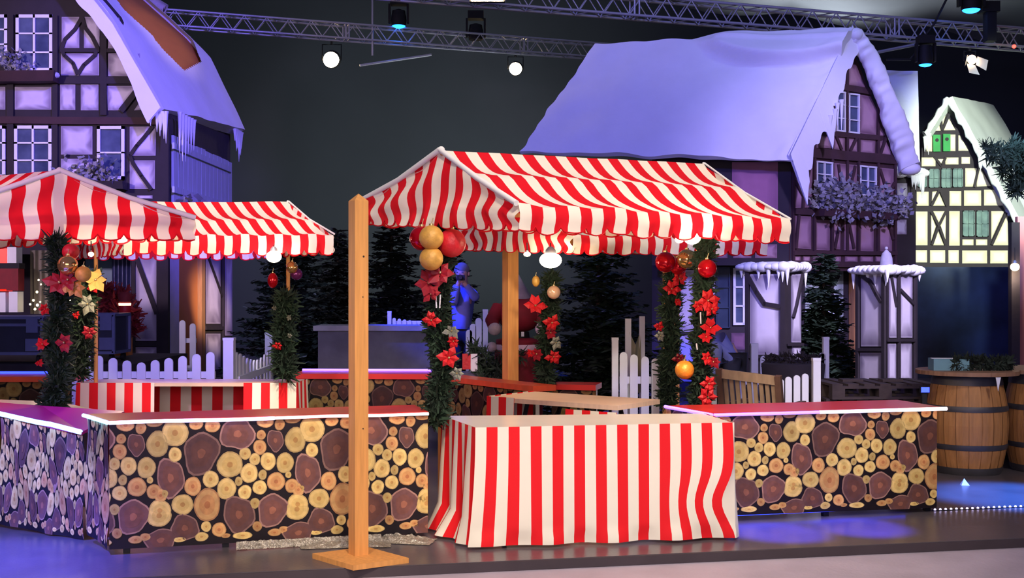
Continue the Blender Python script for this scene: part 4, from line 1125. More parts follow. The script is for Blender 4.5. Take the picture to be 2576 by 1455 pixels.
def flower(c, s, parent, mat, facing=V((0, -1, .1)), seed=0, gold=False):
    rnd = random.Random(seed); mb = MB()
    f = facing.normalized(); a = f.cross(V((0, 0, 1))).normalized(); b = a.cross(f)
    for k in range(6):
        an = k*PI/3+rnd.uniform(-.25, .25); d = a*math.cos(an)+b*math.sin(an); e = f.cross(d)
        L = s*rnd.uniform(.75, 1.1); w = L*.66
        bend = f*L*rnd.uniform(-.05, .25)
        mb.add([c, c+d*L*.55+e*w*.5+f*.01, c+d*L*.5+f*.025, c+d*L*.55-e*w*.5+f*.01, c+d*L+bend], [(0, 1, 2), (0, 2, 3), (1, 4, 2), (2, 4, 3)])
    mb.ball(c+f*.012, s*.1, 8, 6, 1)
    return mb.build('flower', [mat, 'cap_metal'], parent)
def garland(label, px, Y, rad, n, flowers, group='garlands on the stall posts', seed=1, bow=(), twigs=(), lf=.09):
    pts = [at(x, y, Y) for x, y in px]
    rnd = random.Random(seed)
    t = thing('fir_garland', label, 'garland', V((pts[-1].x, Y, max(0, pts[-1].z))), group)
    mb = MB(); needles(mb, pts, rad, n, rnd, lf)
    mb.tube(pts, .016, 6); mb.build('foliage', 'needle', t)
    for i, (x, y, s, m) in enumerate(flowers): flower(at(x, y, Y-(.10 if not isinstance(rad, list) else .12)), s, t, m, V((rnd.uniform(-.4, .4), -1, rnd.uniform(-.2, .5))), seed+i)
    for (x0, y0, x1, y1) in twigs:
        mb = MB(); mb.tube([at(x0, y0, Y-.08), at(x1, y1, Y-.07)], .006, 6); mb.build('pale_twig', 'window_white', t)
    return t
garland('thick fir garland with red ribbon on the big stall post nearest the wooden post',
        [(1120, 572), (1106, 640), (1112, 700), (1104, 760), (1100, 820), (1112, 880), (1120, 930), (1104, 990), (1098, 1035), (1087, 1068)], 7.86, [.05, .05, .05, .06, .075, .07, .06, .07, .08], 3300,
        [(1108, 688, .10, 'petal_dark'), (1078, 712, .10, 'petal_dark'), (1084, 740, .07, 'petal_dark'), (1086, 806, .065, 'petal_red'), (1128, 900, .085, 'petal_red'), (1140, 858, .05, 'petal_red'), (1135, 835, .06, 'leaf_grey'), (1150, 940, .06, 'leaf_grey')], seed=2, twigs=[(1096, 735, 1098, 775), (1108, 742, 1106, 775)])
garland('fir garland with a column of red poinsettias at the big stall\'s far post', [(1776, 600), (1769, 690), (1772, 760), (1763, 830), (1768, 900), (1760, 980), (1758, 1042)], 9.05, .075, 2600,
        [(1780, 756, .09, 'petal_red'), (1790, 778, .07, 'petal_red'), (1788, 825, .08, 'petal_red'), (1776, 850, .06, 'petal_red'), (1778, 902, .06, 'petal_red'), (1795, 912, .06, 'petal_dark'), (1782, 965, .085, 'petal_red'), (1780, 1000, .09, 'petal_red'), (1757, 770, .05, 'petal_red')], seed=3, twigs=[(1762, 785, 1763, 815), (1752, 865, 1754, 880)])
garland('fir garland on the rear post left of the poinsettia column', [(1700, 680), (1686, 760), (1690, 830), (1684, 900), (1682, 960), (1678, 1020)], 10.0, .085, 2400,
        [(1708, 702, .085, 'petal_red'), (1690, 728, .08, 'petal_red'), (1658, 822, .05, 'petal_red'), (1706, 760, .04, 'petal_red'), (1708, 902, .06, 'petal_dark'), (1660, 845, .06, 'leaf_grey')], seed=4)
garland('fir garland hanging right of the stout stall post, big red bloom at its side', [(1388, 690), (1384, 760), (1378, 830), (1372, 900), (1370, 980)], 10.9, .08, 2000,
        [(1347, 770, .11, 'petal_red'), (1388, 812, .09, 'petal_red'), (1386, 838, .07, 'petal_dark'), (1392, 898, .085, 'petal_red'), (1350, 892, .08, 'petal_dark'), (1336, 890, .05, 'petal_red'), (1398, 862, .07, 'leaf_grey')], seed=5)
garland('fir garland with dark bow and shiny balls standing on the cream table', [(140, 600), (150, 670), (152, 740), (150, 800), (132, 860), (152, 900), (146, 960), (138, 1000), (136, 1030)], 8.42, [.06, .06, .06, .06, .07, .07, .08, .09], 3300,
        [(150, 712, .12, 'petal_dark'), (172, 705, .09, 'petal_dark'), (185, 726, .09, 'petal_gold'), (163, 862, .09, 'petal_dark'), (108, 868, .06, 'petal_red'), (112, 778, .045, 'petal_red'), (100, 915, .035, 'petal_red')], seed=6)
garland('thinner fir garland behind the dark bow, with dry flowers', [(228, 690), (214, 760), (205, 830), (200, 900), (190, 945)], 9.6, .085, 2000,
        [(240, 705, .11, 'petal_gold'), (235, 725, .05, 'petal_red'), (192, 792, .045, 'petal_red'), (226, 838, .07, 'petal_dark'), (222, 765, .09, 'leaf_grey')], seed=7)
garland('dark sparse garland on the slim pole of the lamplit stall', [(714, 740), (720, 800), (708, 860), (718, 910), (712, 950)], 10.8, .10, 1400, [(698, 870, .05, 'petal_red'), (690, 775, .03, 'leaf_grey'), (730, 845, .03, 'leaf_grey'), (728, 800, .03, 'leaf_grey')], seed=8, lf=.11)

def bauble(label, x, y, r, Y, mat, group='christmas balls on the garlands', squash=1.0):
    c = at(x, y, Y); R = r/FPX*Y
    t = thing('christmas_ball', label, 'christmas ball', c-V((0, 0, R)), group)
    mb = MB(); mb.ball(c, (R, R, R*squash), 24, 16); mb.build('ball', mat, t)
    mb = MB(); mb.lathe(c+V((0, 0, R*squash*.97)), [(R*.2, 0), (R*.2, R*.16)], 10); mb.build('cap', 'cap_metal', t)
    mb = MB(); mb.tube([c+V((0, 0, R*squash*1.1)), c+V((R*.15, 0, R*squash*1.6))], .003, 5); mb.build('hanger', 'cap_metal', t)
bauble('glossy dark red ball behind the upper gold ball, nearest the wooden post', 1061, 600, 31, 7.80, 'bauble_red')
bauble('matte gold ball, upper of the two under the big gable', 1085, 598, 31, 7.66, 'bauble_gold')
bauble('matte gold ball, lower of the two under the big gable', 1085, 651, 30, 7.68, 'bauble_gold')
bauble('large matte red ball right of the gold pair', 1136, 612, 36, 7.78, 'bauble_red_matte')
bauble('shiny red ball alone on the poinsettia column', 1779, 676, 24, 8.85, 'bauble_red')
bauble('shiny red ball left of the clear gold ball under the big eave', 1674, 660, 26, 9.7, 'bauble_red')
bauble('mirror-like gold ball under the lamp at the big eave', 1728, 652, 25, 9.6, 'bauble_shiny_gold')
bauble('dark red ball half hidden behind the mirror-like gold ball', 1706, 670, 22, 9.85, 'bauble_red')
bauble('orange gold ball hanging low beside the poinsettia column', 1722, 931, 24, 8.9, 'bauble_orange')
bauble('clear glass ball glowing orange under the round lamp', 1393, 736, 17, 10.7, 'bauble_clear')
bauble('small gold ball left of the clear glass ball', 1348, 708, 10, 10.75, 'bauble_gold', squash=1.4)
bauble('mirror ball silver-gold above the dark bow', 170, 667, 25, 8.28, 'bauble_shiny_gold')
bauble('red ball above the mirror ball at the left gable', 178, 634, 21, 8.36, 'bauble_red_matte')
bauble('matte gold ball right of the mirror ball', 209, 690, 20, 8.3, 'bauble_gold')
bauble('small red ball on the slim pole of the lamplit stall', 686, 706, 13, 10.72, 'bauble_red', squash=1.5)
bauble('amber ball right of the slim pole', 735, 673, 15, 10.7, 'bauble_shiny_gold')
bauble('plum ball touching the amber ball', 746, 690, 15, 10.76, 'bauble_plum')

def lamp(label, x, y, rx, ry, Y, up, power, group='lit lamps under the stall roofs', mat='bulb', lightcol=(1, .80, .52), sh=.8):
    c = at(x, y, Y); a, b = rx/FPX*Y, ry/FPX*Y
    t = thing('hanging_lamp', label, 'lamp', c-V((0, 0, b)), group)
    mb = MB(); mb.ball(c, (a, a, b), 20, 12); mb.build('bulb', mat, t, 'glowing warm white bulb')
    mb = MB(); mb.lathe(c+V((0, 0, b*.8)), [(a*.5, 0), (a*.45, b*.5), (a*.2, b*.9)], 12); mb.build('socket', 'steel', t)
    mb = MB(); mb.tube([c+V((0, 0, b*1.6)), c+V((0, 0, up))], .005, 5); mb.build('cord', 'cable', t)
    if power:
        p = point(c+V((0, -.0, -b-.07)), power, lightcol, .06); p.parent = t; p.matrix_parent_inverse = Matrix.Translation(-V(t.location))
lamp('lit lamp under the lamplit stall left of its slim pole', 689, 646, 19, 15, 9.9, .10, 4)
lamp('big oval lit lamp right of the stout stall post', 1385, 655, 28, 20, 9.7, .14, 18)
lamp('bright lit lamp at the big stall eave above the mirror-like gold ball', 1741, 598, 22, 17, 7.95, .12, 42)
lamp('small lit lamp touching the bright one at the big eave', 1709, 603, 11, 9, 7.98, .1, 0, mat='bulb_small')
lamp('tiny lit lamp beside the red ball at the left gable', 229, 640, 7, 6, 9.0, .1, 34, mat='bulb_small')
lamp('small lit lamp left of the big oval lamp', 1326, 640, 9, 6, 10.2, .1, 3, mat='bulb_small')
lamp('lit lamp far right on the dark post by the cream house', 2553, 672, 11, 10, 18.55, .3, 20, mat='bulb_small')

# ------------------------------------------------------------------ fir trees
def fir(label, x, base_y, Y, h, r, seed, mat='needle_dark', n_l=19, dens=1.25, group='fir trees', frost=0):
    rnd = random.Random(seed); b = V(((x-CX)/FPX*Y, Y, 0))
    t = thing('fir_tree', label, 'fir tree', b, group)
    mb = MB(); mb.tube([b, b+V((0, 0, h))], [.06, .012], 8); mb.build('trunk', 'bark', t)
    mb = MB()
    for l in range(n_l):
        f = l/(n_l-1); z = h*(.12+.86*f); R = r*(1-f)**.7+.08
        for k in range(int(21*(1-f*.6))):
            a = rnd.random()*2*PI; L = R*rnd.uniform(.75, 1.1)
            d = V((math.cos(a), math.sin(a), 0)); p0 = b+V((0, 0, z+rnd.uniform(-.04, .04)))
            tip = p0+d*L+V((0, 0, -.18*L+rnd.uniform(-.05, .08)))
            m = int(9*L/.5*dens)+4
            for j in range(m):
                s = (j+rnd.random())/m; c = lerp(p0, tip, s)+V((0, 0, -.1*L*math.sin(PI*s)))
                for sd in (-1, 1):
                    e = (d.cross(V((0, 0, 1)))*sd+d*rnd.uniform(.3, .9)+V((0, 0, rnd.uniform(-.5, .3)))).normalized()
                    q = .17*(1-s*.4)*rnd.uniform(.6, 1.2)
                    w = e.cross(V((rnd.gauss(0, .4), rnd.gauss(0, .4), 1))).normalized()*.026
                    mb.add([c-w, c+w, c+e*q+w*.5, c+e*q-w*.5], [(0, 1, 2, 3)], 1 if rnd.random() < frost else 0)
    mb.build('foliage', [mat, 'frost_leaf'], t)
fir('broad fir behind the slim pole of the lamplit stall', 735, 960, 16.4, 2.5, .95, 21, frost=.02)
fir('large fir right of the stout stall post, before the pink house', 1505, 960, 14.3, 2.5, .86, 22, mat='needle', frost=.01)
fir('fir between the two snow-capped pillars', 2072, 960, 15.6, 2.05, .42, 23, mat='needle')
fir('dim fir behind the person, left of the wooden post', 985, 900, 17.8, 2.75, .8, 24, frost=.03)
fir('dim fir hidden behind the wooden post', 850, 900, 20.2, 2.6, .7, 25)
fir('dim fir deep behind the person at the dark back', 1120, 900, 20.4, 2.7, .8, 26)
# fresh fir branch jutting in at the right
t = thing('hanging_fir_branch', 'bushy green fir branch hanging before the cream house roof', 'fir branch', at(2530, 470, 15.5))
rnd = random.Random(31); mb = MB()
stems = [[(2600, 400), (2560, 385), (2520, 378), (2472, 372)], [(2600, 410), (2560, 402), (2510, 400), (2478, 392)], [(2590, 420), (2555, 430), (2545, 465), (2550, 490)], [(2600, 400), (2570, 372), (2540, 362)], [(2560, 395), (2530, 410), (2520, 440)], [(2590, 420), (2575, 460), (2560, 485)]]
for st in stems:
    P_ = [at(x, y, 15.5+rnd.uniform(-.1, .1)) for x, y in st]; needles(mb, P_, .05, 260, rnd, .14, .012); mb.tube(P_, .008, 5)
mb.build('foliage', 'needle_fresh', t)

# ------------------------------------------------------------------ picket fences
def fence(label, base, pickets, rails, posts=(), w=None, mat='fence_white', group='white picket fences'):
    """pickets: list of (point at foot, height); posts: (point, height, size)"""
    c = sum([p for p, _ in pickets], V((0, 0, 0)))/max(1, len(pickets))
    t = thing('picket_fence', label, 'picket fence', V((c.x, c.y, 0)), group)
    d = (pickets[-1][0]-pickets[0][0]).normalized(); n = V((d.y, -d.x, 0))
    if n.y > 0: n = -n
    for p, hh in pickets:
        mb = MB(); a = d*w/2; top = []
        for k in range(9):
            an = PI*k/8; top.append(p+a*math.cos(an)+V((0, 0, hh-w/2+math.sin(an)*w/2)))
        poly = [p-a, p+a]+top
        mb.prism([q+n*.01 for q in poly], n*.02); mb.build('picket', mat, t)
    for z in rails:
        mb = MB(); mb.bar(pickets[0][0]-d*w*.5+V((0, 0, z))-n*.008, pickets[-1][0]+d*w*.5+V((0, 0, z))-n*.008, .024, .07, up=(0, 0, 1)); mb.build('rail', mat, t)
    for p, hh, s in posts:
        mb = MB(); mb.box(p+V((0, 0, hh/2)), (s, s, hh), math.atan2(d.y, d.x)); mb.box(p+V((0, 0, hh+.012)), (s*1.08, s*1.08, .024), math.atan2(d.y, d.x)); mb.build('post', mat, t)
    return t
def pk(x, y, Y): p = at(x, y, Y); return (V((p.x, Y, 0)), p.z)
def ps(x, y, Y, s): p = at(x, y, Y); return (V((p.x, Y, 0)), p.z, s)
fence('long picket fence with dipping top behind the rear table', None, [pk(x, y, 12.3) for x, y in ((185, 890), (219, 892), (250, 895), (286, 901), (321, 907), (357, 912), (392, 906), (426, 901), (461, 896), (496, 891), (531, 886))], (.30, .72), [ps(577, 856, 12.3, .105)], w=.088)
k = [(600, 887), (609, 890), (618, 896), (627, 901), (636, 904), (644, 906), (652, 905), (661, 900), (670, 892), (678, 882), (686, 870)]
fence('picket fence running away from us beside the broad fir', None, [pk(x, y, 12.45+.21*i) for i, (x, y) in enumerate(k)], (.3, .66), [ps(677, 842, 14.9, .09)], w=.088)
fence('lilac-lit picket fence left of the rear garland, tall post at its end', None, [pk(x, y, 11.6) for x, y in ((1568, 886), (1594, 892), (1622, 897), (1648, 902))], (.35, .72), [ps(1547, 856, 11.6, .062)], w=.075)
fence('blue-lit picket fence behind the wooden bench', None, [pk(x, y, 13.0) for x, y in ((1795, 915), (1812, 905), (1838, 904), (1865, 886), (1921, 895), (1942, 902))], (.35, .6), [ps(1897, 870, 13.0, .075)], w=.085)
fence('cream-lit picket fence right of the bench, square post at its end', None, [pk(x, y, 10.6) for x, y in ((1962, 953), (1982, 948), (2003, 944), (2024, 940))], (.25, .47), [ps(2053, 908, 10.6, .066)], w=.058)
fence('blue-lit fence end with a tall post behind the pallets', None, [pk(x, y, 12.6) for x, y in ((2066, 888), (2070, 889))], (.35,), [ps(2077, 854, 12.6, .06)], w=.05)
fence('low blue-lit picket row on the stone wall behind the wooden post', None, [(V((at(x, 800, 15.4).x, 15.4, 1.1)), at(x, y, 15.4).z-1.1) for x, y in ((992, 800), (1005, 802), (1018, 804), (1031, 806), (1044, 808), (1057, 810))], (.06,), [(V((at(980, 790, 15.4).x, 15.4, 1.1)), at(980, 788, 15.4).z-1.1, .05)], w=.045)
fence('short blue-lit picket fence beside the grey bucket', None, [pk(x, y, 14.2) for x, y in ((1180, 830), (1190, 815), (1204, 800))], (.5, .75), [ps(1221, 784, 14.2, .06)], w=.075)
fence('two tall cream pickets in front of the brown plywood panel', None, [pk(460, 806, 17.5), pk(486, 814, 17.5)], (.45, .85), (), w=.09)
# gate posts with a pale cloth slung between
t = thing('gate_frame', 'two tall white gate posts with pale cloth slung between, behind the lilac fence', 'gate', V((at(1595, 800, 12.2).x, 12.2, 0)))
for x, y, w_ in ((1580, 802, .06), (1615, 796, .055)):
    p = at(x, y, 12.2); mb = MB(); mb.box(V((p.x, p.y, p.z/2)), (w_, .05, p.z)); mb.build('gate_post', 'fence_white', t)
mb = MB(); a = at(1584, 835, 12.17); b = at(1612, 835, 12.17)
mb.grid(lambda u, v: lerp(lerp(a, b, u)+V((0, 0, -.13*(1-abs(2*u-1)))), V((lerp(a.x, b.x, u), a.y, .55)), v)+V((0, .02*math.sin(u*9+v*4), 0)), 12, 12); mb.build('slung_cloth', 'glow_cloth', t)
# ------------------------------------------------------------------ barrels
def barrel(label, c, h, r, ground=0.0):
    t = thing('wine_barrel', label, 'barrel', c, 'oak barrels used as tables')
    prof = [(r*.80, 0), (r*.90, h*.15), (r*.975, h*.33), (r, h*.5), (r*.975, h*.67), (r*.90, h*.85), (r*.80, h)]
    def rad(z):
        s = max(0, min(5.999, z/h*6)); i = [k for k in range(6) if prof[k][1] <= z+1e-9][-1] if z < h else 5
        a, b = prof[i], prof[i+1]; return lerp(a[0], b[0], (z-a[1])/(b[1]-a[1]))
    mb = MB(); n = 20
    for k in range(n):
        a0 = 2*PI*k/n+.012; a1 = 2*PI*(k+1)/n-.012; cb = random.Random(k+int(c.x*9)).uniform(.75, 1.05)
        zs = [h*i/10 for i in range(11)]
        def P(a, z, q=1.0): return c+V((math.cos(a)*rad(z)*q, math.sin(a)*rad(z)*q, z))
        for z0, z1 in zip(zs[:-1], zs[1:]):
            for s in range(2):
                b0 = lerp(a0, a1, s/2); b1 = lerp(a0, a1, (s+1)/2)
                mb.quad(P(b0, z0), P(b1, z0), P(b1, z1), P(b0, z1), 0, (cb, cb, cb))
    mb.lathe(c, [(r*.78*.99, .02)]+[(p[0]*.985, p[1]) for p in prof[1:-1]]+[(r*.78*.99, h-.02)], 24)
    mb.build('stave', 'barrel_wood', t)
    for z0, z1 in ((0, .075), (.255, .31), (.64, .695), (.90, 1.0)):
        mb = MB(); mb.lathe(c, [(rad(z0*h)+.004, z0*h), (rad((z0+z1)/2*h)+.008, (z0+z1)/2*h), (rad(z1*h)+.004, z1*h)], 32, cap=False)
        mb.lathe(c, [(rad(z0*h)-.004, z0*h), (rad(z1*h)-.004, z1*h)], 32, cap=False); mb.build('hoop', 'hoop', t)
    return t
bc = V((at(2432, 900, 10.5).x, 10.5, 0))
barrel('large oak barrel with four dark hoops next to the counter end', bc, .86, .345)
def round_top(label, c, z, r):
    mb = MB()
    for k in range(7):
        x0 = -r+2*r*k/7+.003; x1 = -r+2*r*(k+1)/7-.003; poly = []
        for x in [lerp(x0, x1, s/5) for s in range(6)]: poly.append(V((x, -math.sqrt(max(0, r*r-x*x)), 0)))
        for x in [lerp(x1, x0, s/5) for s in range(6)]: poly.append(V((x, math.sqrt(max(0, r*r-x*x)), 0)))
        pl = [V((p.x, p.y, 0)) for p in poly]; out = []
        for p in pl:
            if not out or (p-out[-1]).length > 1e-4: out.append(p)
        R = Matrix.Rotation(.9, 3, 'Z')
        mb.prism([c+R@p+V((0, 0, z)) for p in out], (0, 0, .035))
    return mb.single('round_tabletop', 'barrel_top', label, 'table top', 'round tops on the barrels')
round_top('round plank top lying on the large oak barrel', bc, .862, .43)
b2 = V((at(2628, 900, 10.6).x, 10.6, 0))
barrel('second oak barrel cut off by the right edge', b2, .86, .345)
round_top('round plank top on the barrel at the right edge', b2+V((.02, .12, 0)), .862, .43)
z_ = .898
def crate(name, label, cat, p, size, rz, mat, z):
    t = thing(name, label, cat, V((p.x, p.y, z)))
    return t
t = thing('pale_box', 'pale blue cardboard box standing on the round barrel top', 'box', V((at(2386, 900, 10.45).x, 10.45, z_)))
c = V((at(2386, 900, 10.45).x, 10.45, z_)); mb = MB(); mb.box(c+V((0, 0, .05)), (.30, .2, .10), -.1); mb.build('box_body', 'box_teal', t); mb = MB(); mb.box(c+V((0, -.0, .102)), (.304, .05, .004), -.1); mb.build('tape', 'paper_white', t)
mb = MB(); c = V((at(2470, 930, 10.35).x, 10.35, z_+.03)); needles(mb, [c+V((-.25, 0, .03)), c+V((-.1, .02, .035)), c+V((.12, 0, .03)), c+V((.28, .05, .03))], .05, 700, random.Random(3), .07); mb.single('fir_sprig', 'needle_dark', 'brownish green fir sprigs laid across the barrel top', 'fir sprig', loc=c)
mb = MB(); c = at(2485, 915, 10.55); mb.tube([c+V((-.03, 0, .04)), c+V((0, 0, -.0)), c+V((.06, 0, -.03)), c+V((.2, .02, -.045))], [.03, .025, .018, .012], 8); mb.single('curled_cloth', 'box_teal', 'pale curled cloth end on the barrel top right of the box', 'cloth')
mb = MB(); c = V((at(2513, 975, 10.1).x, 10.12, .0)); mb.prism([at(2505, 950, 10.06), at(2518, 950, 10.06), at(2511, 985, 10.06)], (0, .004, 0)); mb.single('hanging_paper_tag', 'paper_white', 'white pointed paper hanging at the big barrel rim', 'paper')
mb = MB(); c = V((at(2535, 1000, 11.4).x, 11.45, 0)); mb.box(c+V((0, 0, .41)), (.7, .5, .82)); mb.box(c+V((0, 0, .84)), (.74, .54, .04)); mb.single('gap_fill_crate', 'black', 'black crate added to darken the gap behind the two barrels', 'crate')  # crate added to hide the lit floor showing between the barrels
# small blue lit device and papers on pallets
# ------------------------------------------------------------------ pallets
def pallet(label, c, z, rz, sx=1.0, sy=.7):
    t = thing('wooden_pallet', label, 'pallet', c+V((0, 0, z)), 'stacked dark pallets')
    R = Matrix.Rotation(rz, 3, 'Z'); o = c+V((0, 0, z))
    for k in range(7):
        mb = MB(); mb.box(o+R@V((-sx/2+.05+k*(sx-.1)/6, 0, .133)), (.1, sy, .022), M=R); mb.build('deck_board', 'pallet_wood', t)
    for yy in (-1, 0, 1):
        mb = MB(); mb.box(o+R@V((0, yy*(sy/2-.05), .111)), (sx, .1, .022), M=R); mb.build('stringer_board', 'pallet_wood', t)
        for xx in (-1, 0, 1):
            mb = MB(); mb.box(o+R@V((xx*(sx/2-.06), yy*(sy/2-.05), .061)), (.12, .1, .078), M=R); mb.build('block', 'pallet_wood', t)
        mb = MB(); mb.box(o+R@V((0, yy*(sy/2-.05), .011)), (sx, .1, .022), M=R); mb.build('bottom_board', 'pallet_wood', t)
pcx = V((at(2188, 980, 11.4).x, 11.4, 0))
names = ('lowest', 'second lowest', 'middle', 'second highest')
for k in range(4): pallet('dark wooden pallet, %s of the stack of five beside the barrel' % names[k], pcx+V((.01*(-1)**k, .01*k, 0)), .146*k, .03*(-1)**k, .95, .7)
pallet('dark wooden pallet on top of the stack beside the barrel', pcx+V((.02, 0, 0)), .146*4, .05, 1.0, .72)
zt = .146*5
for (x, w_, lab) in ((2140, .2, 'short dark plank lying on the pallet stack, its left one'), (2240, .2, 'short dark plank lying on the pallet stack, nearest the barrel')):
    mb = MB(); c = at(x, 950, 11.3); mb.box(V((c.x, 11.3, zt+.012)), (w_, .12, .024), .1); mb.single('loose_plank', 'pallet_wood', lab, 'plank', 'loose planks on the pallets')
t = thing('small_monitor', 'small glowing blue screen between pallets and barrel', 'screen', V((at(2327, 980, 10.3).x, 10.3, 0)))
c = at(2327, 981, 10.3); mb = MB(); mb.box(V((c.x, 10.33, c.z/2)), (.04, .04, c.z)); mb.build('stand', 'black', t); mb = MB(); mb.box(V((c.x, 10.31, c.z)), (.08, .03, .055)); mb.build('case', 'black', t); mb = MB(); mb.box(V((c.x, 10.293, c.z)), (.07, .004, .045)); mb.build('screen', 'led_blue', t)
# ------------------------------------------------------------------ bench
t = thing('garden_bench', 'slatted wooden garden bench behind the log counter, back towards us', 'bench', V((at(1890, 980, 9.9).x, 9.9, 0)))
bl = V((at(1826, 1000, 10.05).x, 10.05, 0)); br = V((at(1964, 1000, 9.8).x, 9.8, 0)); bd = (br-bl).normalized(); bn = V((-bd.y, bd.x, 0))
zt0, zt1 = .925, .86
def bp(s, z, k=0.0): p = lerp(bl, br, s); return V((p.x, p.y, z))+bn*(k-.22*(z-.42))
mb = MB(); mb.bar(bp(0, .90), bp(1, .86), .035, .075); mb.build('top_rail', 'bench_wood', t)
mb = MB(); mb.bar(bp(0, .50), bp(1, .48), .035, .07); mb.build('bottom_rail', 'bench_frame', t)
for k in range(9):
    mb = MB(); s = .07+k*.86/8; mb.bar(bp(s, .5), bp(s, lerp(.90, .86, s)), .032, .016, up=bn); mb.build('back_slat', 'bench_wood', t)
for s in (-.03, 1.03):
    mb = MB(); mb.bar(bp(s, 0), bp(s, .94 if s < 0 else .90), .05, .05); mb.build('back_leg', 'bench_frame', t)
    mb = MB(); f = bp(s, 0)+bn*.45; mb.bar(f, V((f.x, f.y, .62)), .05, .05); mb.build('front_leg', 'bench_frame', t)
    mb = MB(); mb.bar(bp(s, .63), V((f.x, f.y, .63)), .05, .03); mb.build('armrest', 'bench_frame', t)
for k in range(5):
    mb = MB(); a = bp(0, .42)+bn*(.06+k*.09); b = bp(1, .42)+bn*(.06+k*.09); mb.bar(a, b, .07, .02); mb.build('seat_slat', 'bench_wood', t)
# dark wicker basket-like heap behind bench
mb = MB(); c = V((at(1995, 930, 12.2).x, 12.2, 0)); mb.lathe(c, [(.2, 0), (.26, .3), (.30, .6), (.32, .84), (.29, .86), (.27, .8)], 24); needles(mb, [c+V((-.28, 0, .86)), c+V((0, -.1, .88)), c+V((.28, 0, .86))], .08, 500, random.Random(1), .06)
mb.single('dark_basket', 'dark_cloth', 'dark shaggy basket behind the bench and cream-lit fence', 'basket')
# bent over visitor in blue light behind bench
# ------------------------------------------------------------------ people
def person(label, base, pose, parts, group=None):
    """one skinned body; pose: name -> point, links, radii"""
    t = thing('person', label, 'person', base)
    J, links = pose
    def skin_mesh(name, keys, links, radii, mat, parent, root=0, sub=2):
        me = bpy.data.meshes.new(name); idx = {k: i for i, k in enumerate(keys)}
        me.from_pydata([J[k] for k in keys], [(idx[a], idx[b]) for a, b in links], [])
        o = bpy.data.objects.new(name, me); COL.objects.link(o); o.parent = parent; WORLD[o.name] = base
        m = o.modifiers.new('skin', 'SKIN'); m.use_smooth_shade = True
        for i, k in enumerate(keys):
            r = radii[k]; d = me.skin_vertices[0].data[i]; d.radius = r if isinstance(r, tuple) else (r, r); d.use_root = (i == root)
        s = o.modifiers.new('sub', 'SUBSURF'); s.levels = sub; s.render_levels = sub
        me.materials.append(MATS[mat]); return o
    for p in parts: skin_mesh(*p[:5], t, *p[5:])
    return t
pb = V((at(1165, 700, 15.0).x, 15.6, .16))
def jx(px, py, dy=0.0):
    p = at(px, py, 15.6+dy); return p-pb
J = {'pelvis': jx(1162, 828), 'waist': jx(1163, 798), 'chest': jx(1166, 752), 'neck': jx(1166, 718), 'skull': jx(1163, 702), 'head': jx(1160, 688, -.02), 'crown': jx(1163, 672),
     'shl': jx(1147, 730, -.05), 'ell': jx(1140, 768, -.22), 'wrl': jx(1152, 716, -.26), 'hal': jx(1155, 706, -.25),
     'shr': jx(1186, 732, .02), 'elr': jx(1198, 752, -.14), 'wrr': jx(1170, 716, -.25), 'har': jx(1164, 706, -.25),
     'hpl': jx(1152, 835), 'knl': jx(1150, 870, -.03), 'anl': V((-.10, 0, .08)), 'tol': V((-.12, -.16, .04)),
     'hpr': jx(1174, 835), 'knr': jx(1176, 870, -.03), 'anr': V((.10, .02, .08)), 'tor': V((.12, -.14, .04))}
J['knl'] = (J['hpl']+J['anl'])/2+V((0, -.04, 0)); J['knr'] = (J['hpr']+J['anr'])/2+V((0, -.04, 0))
body_keys = ['pelvis', 'waist', 'chest', 'neck', 'skull', 'head', 'crown', 'shl', 'ell', 'wrl', 'hal', 'shr', 'elr', 'wrr', 'har', 'hpl', 'knl', 'anl', 'hpr', 'knr', 'anr']
body_l = [('pelvis', 'waist'), ('waist', 'chest'), ('chest', 'neck'), ('neck', 'skull'), ('skull', 'head'), ('head', 'crown'), ('chest', 'shl'), ('shl', 'ell'), ('ell', 'wrl'), ('wrl', 'hal'), ('chest', 'shr'), ('shr', 'elr'), ('elr', 'wrr'), ('wrr', 'har'), ('pelvis', 'hpl'), ('hpl', 'knl'), ('knl', 'anl'), ('pelvis', 'hpr'), ('hpr', 'knr'), ('knr', 'anr')]
R_ = dict(pelvis=.13, waist=(.12, .10), chest=(.14, .11), neck=.055, skull=.075, head=.098, crown=.07, shl=.065, ell=.042, wrl=.03, hal=.033, shr=.065, elr=.042, wrr=.03, har=.033, hpl=.085, knl=.06, anl=.04, hpr=.085, knr=.06, anr=.04)
jk = ['waist', 'chest', 'neck', 'shl', 'ell', 'wrl', 'shr', 'elr', 'wrr', 'pelvis']
jl = [('pelvis', 'waist'), ('waist', 'chest'), ('chest', 'neck'), ('chest', 'shl'), ('shl', 'ell'), ('ell', 'wrl'), ('chest', 'shr'), ('shr', 'elr'), ('elr', 'wrr')]
JR = dict(waist=(.17, .13), chest=(.19, .14), neck=.075, shl=.085, ell=.062, wrl=.045, shr=.085, elr=.062, wrr=.045, pelvis=(.17, .14))
tk = ['pelvis', 'hpl', 'knl', 'anl', 'tol', 'hpr', 'knr', 'anr', 'tor']
tl = [('pelvis', 'hpl'), ('hpl', 'knl'), ('knl', 'anl'), ('anl', 'tol'), ('pelvis', 'hpr'), ('hpr', 'knr'), ('knr', 'anr'), ('anr', 'tor')]
TR = dict(pelvis=.15, hpl=.10, knl=.075, anl=.058, tol=.045, hpr=.10, knr=.075, anr=.058, tor=.045)
pt_ = person('person in a jacket standing in blue light, raising a small camera to the face', pb, (J, None),
       [('body', body_keys, body_l, R_, 'skin'), ('jacket', jk, jl, JR, 'jacket'), ('trousers', tk, tl, TR, 'trousers')])
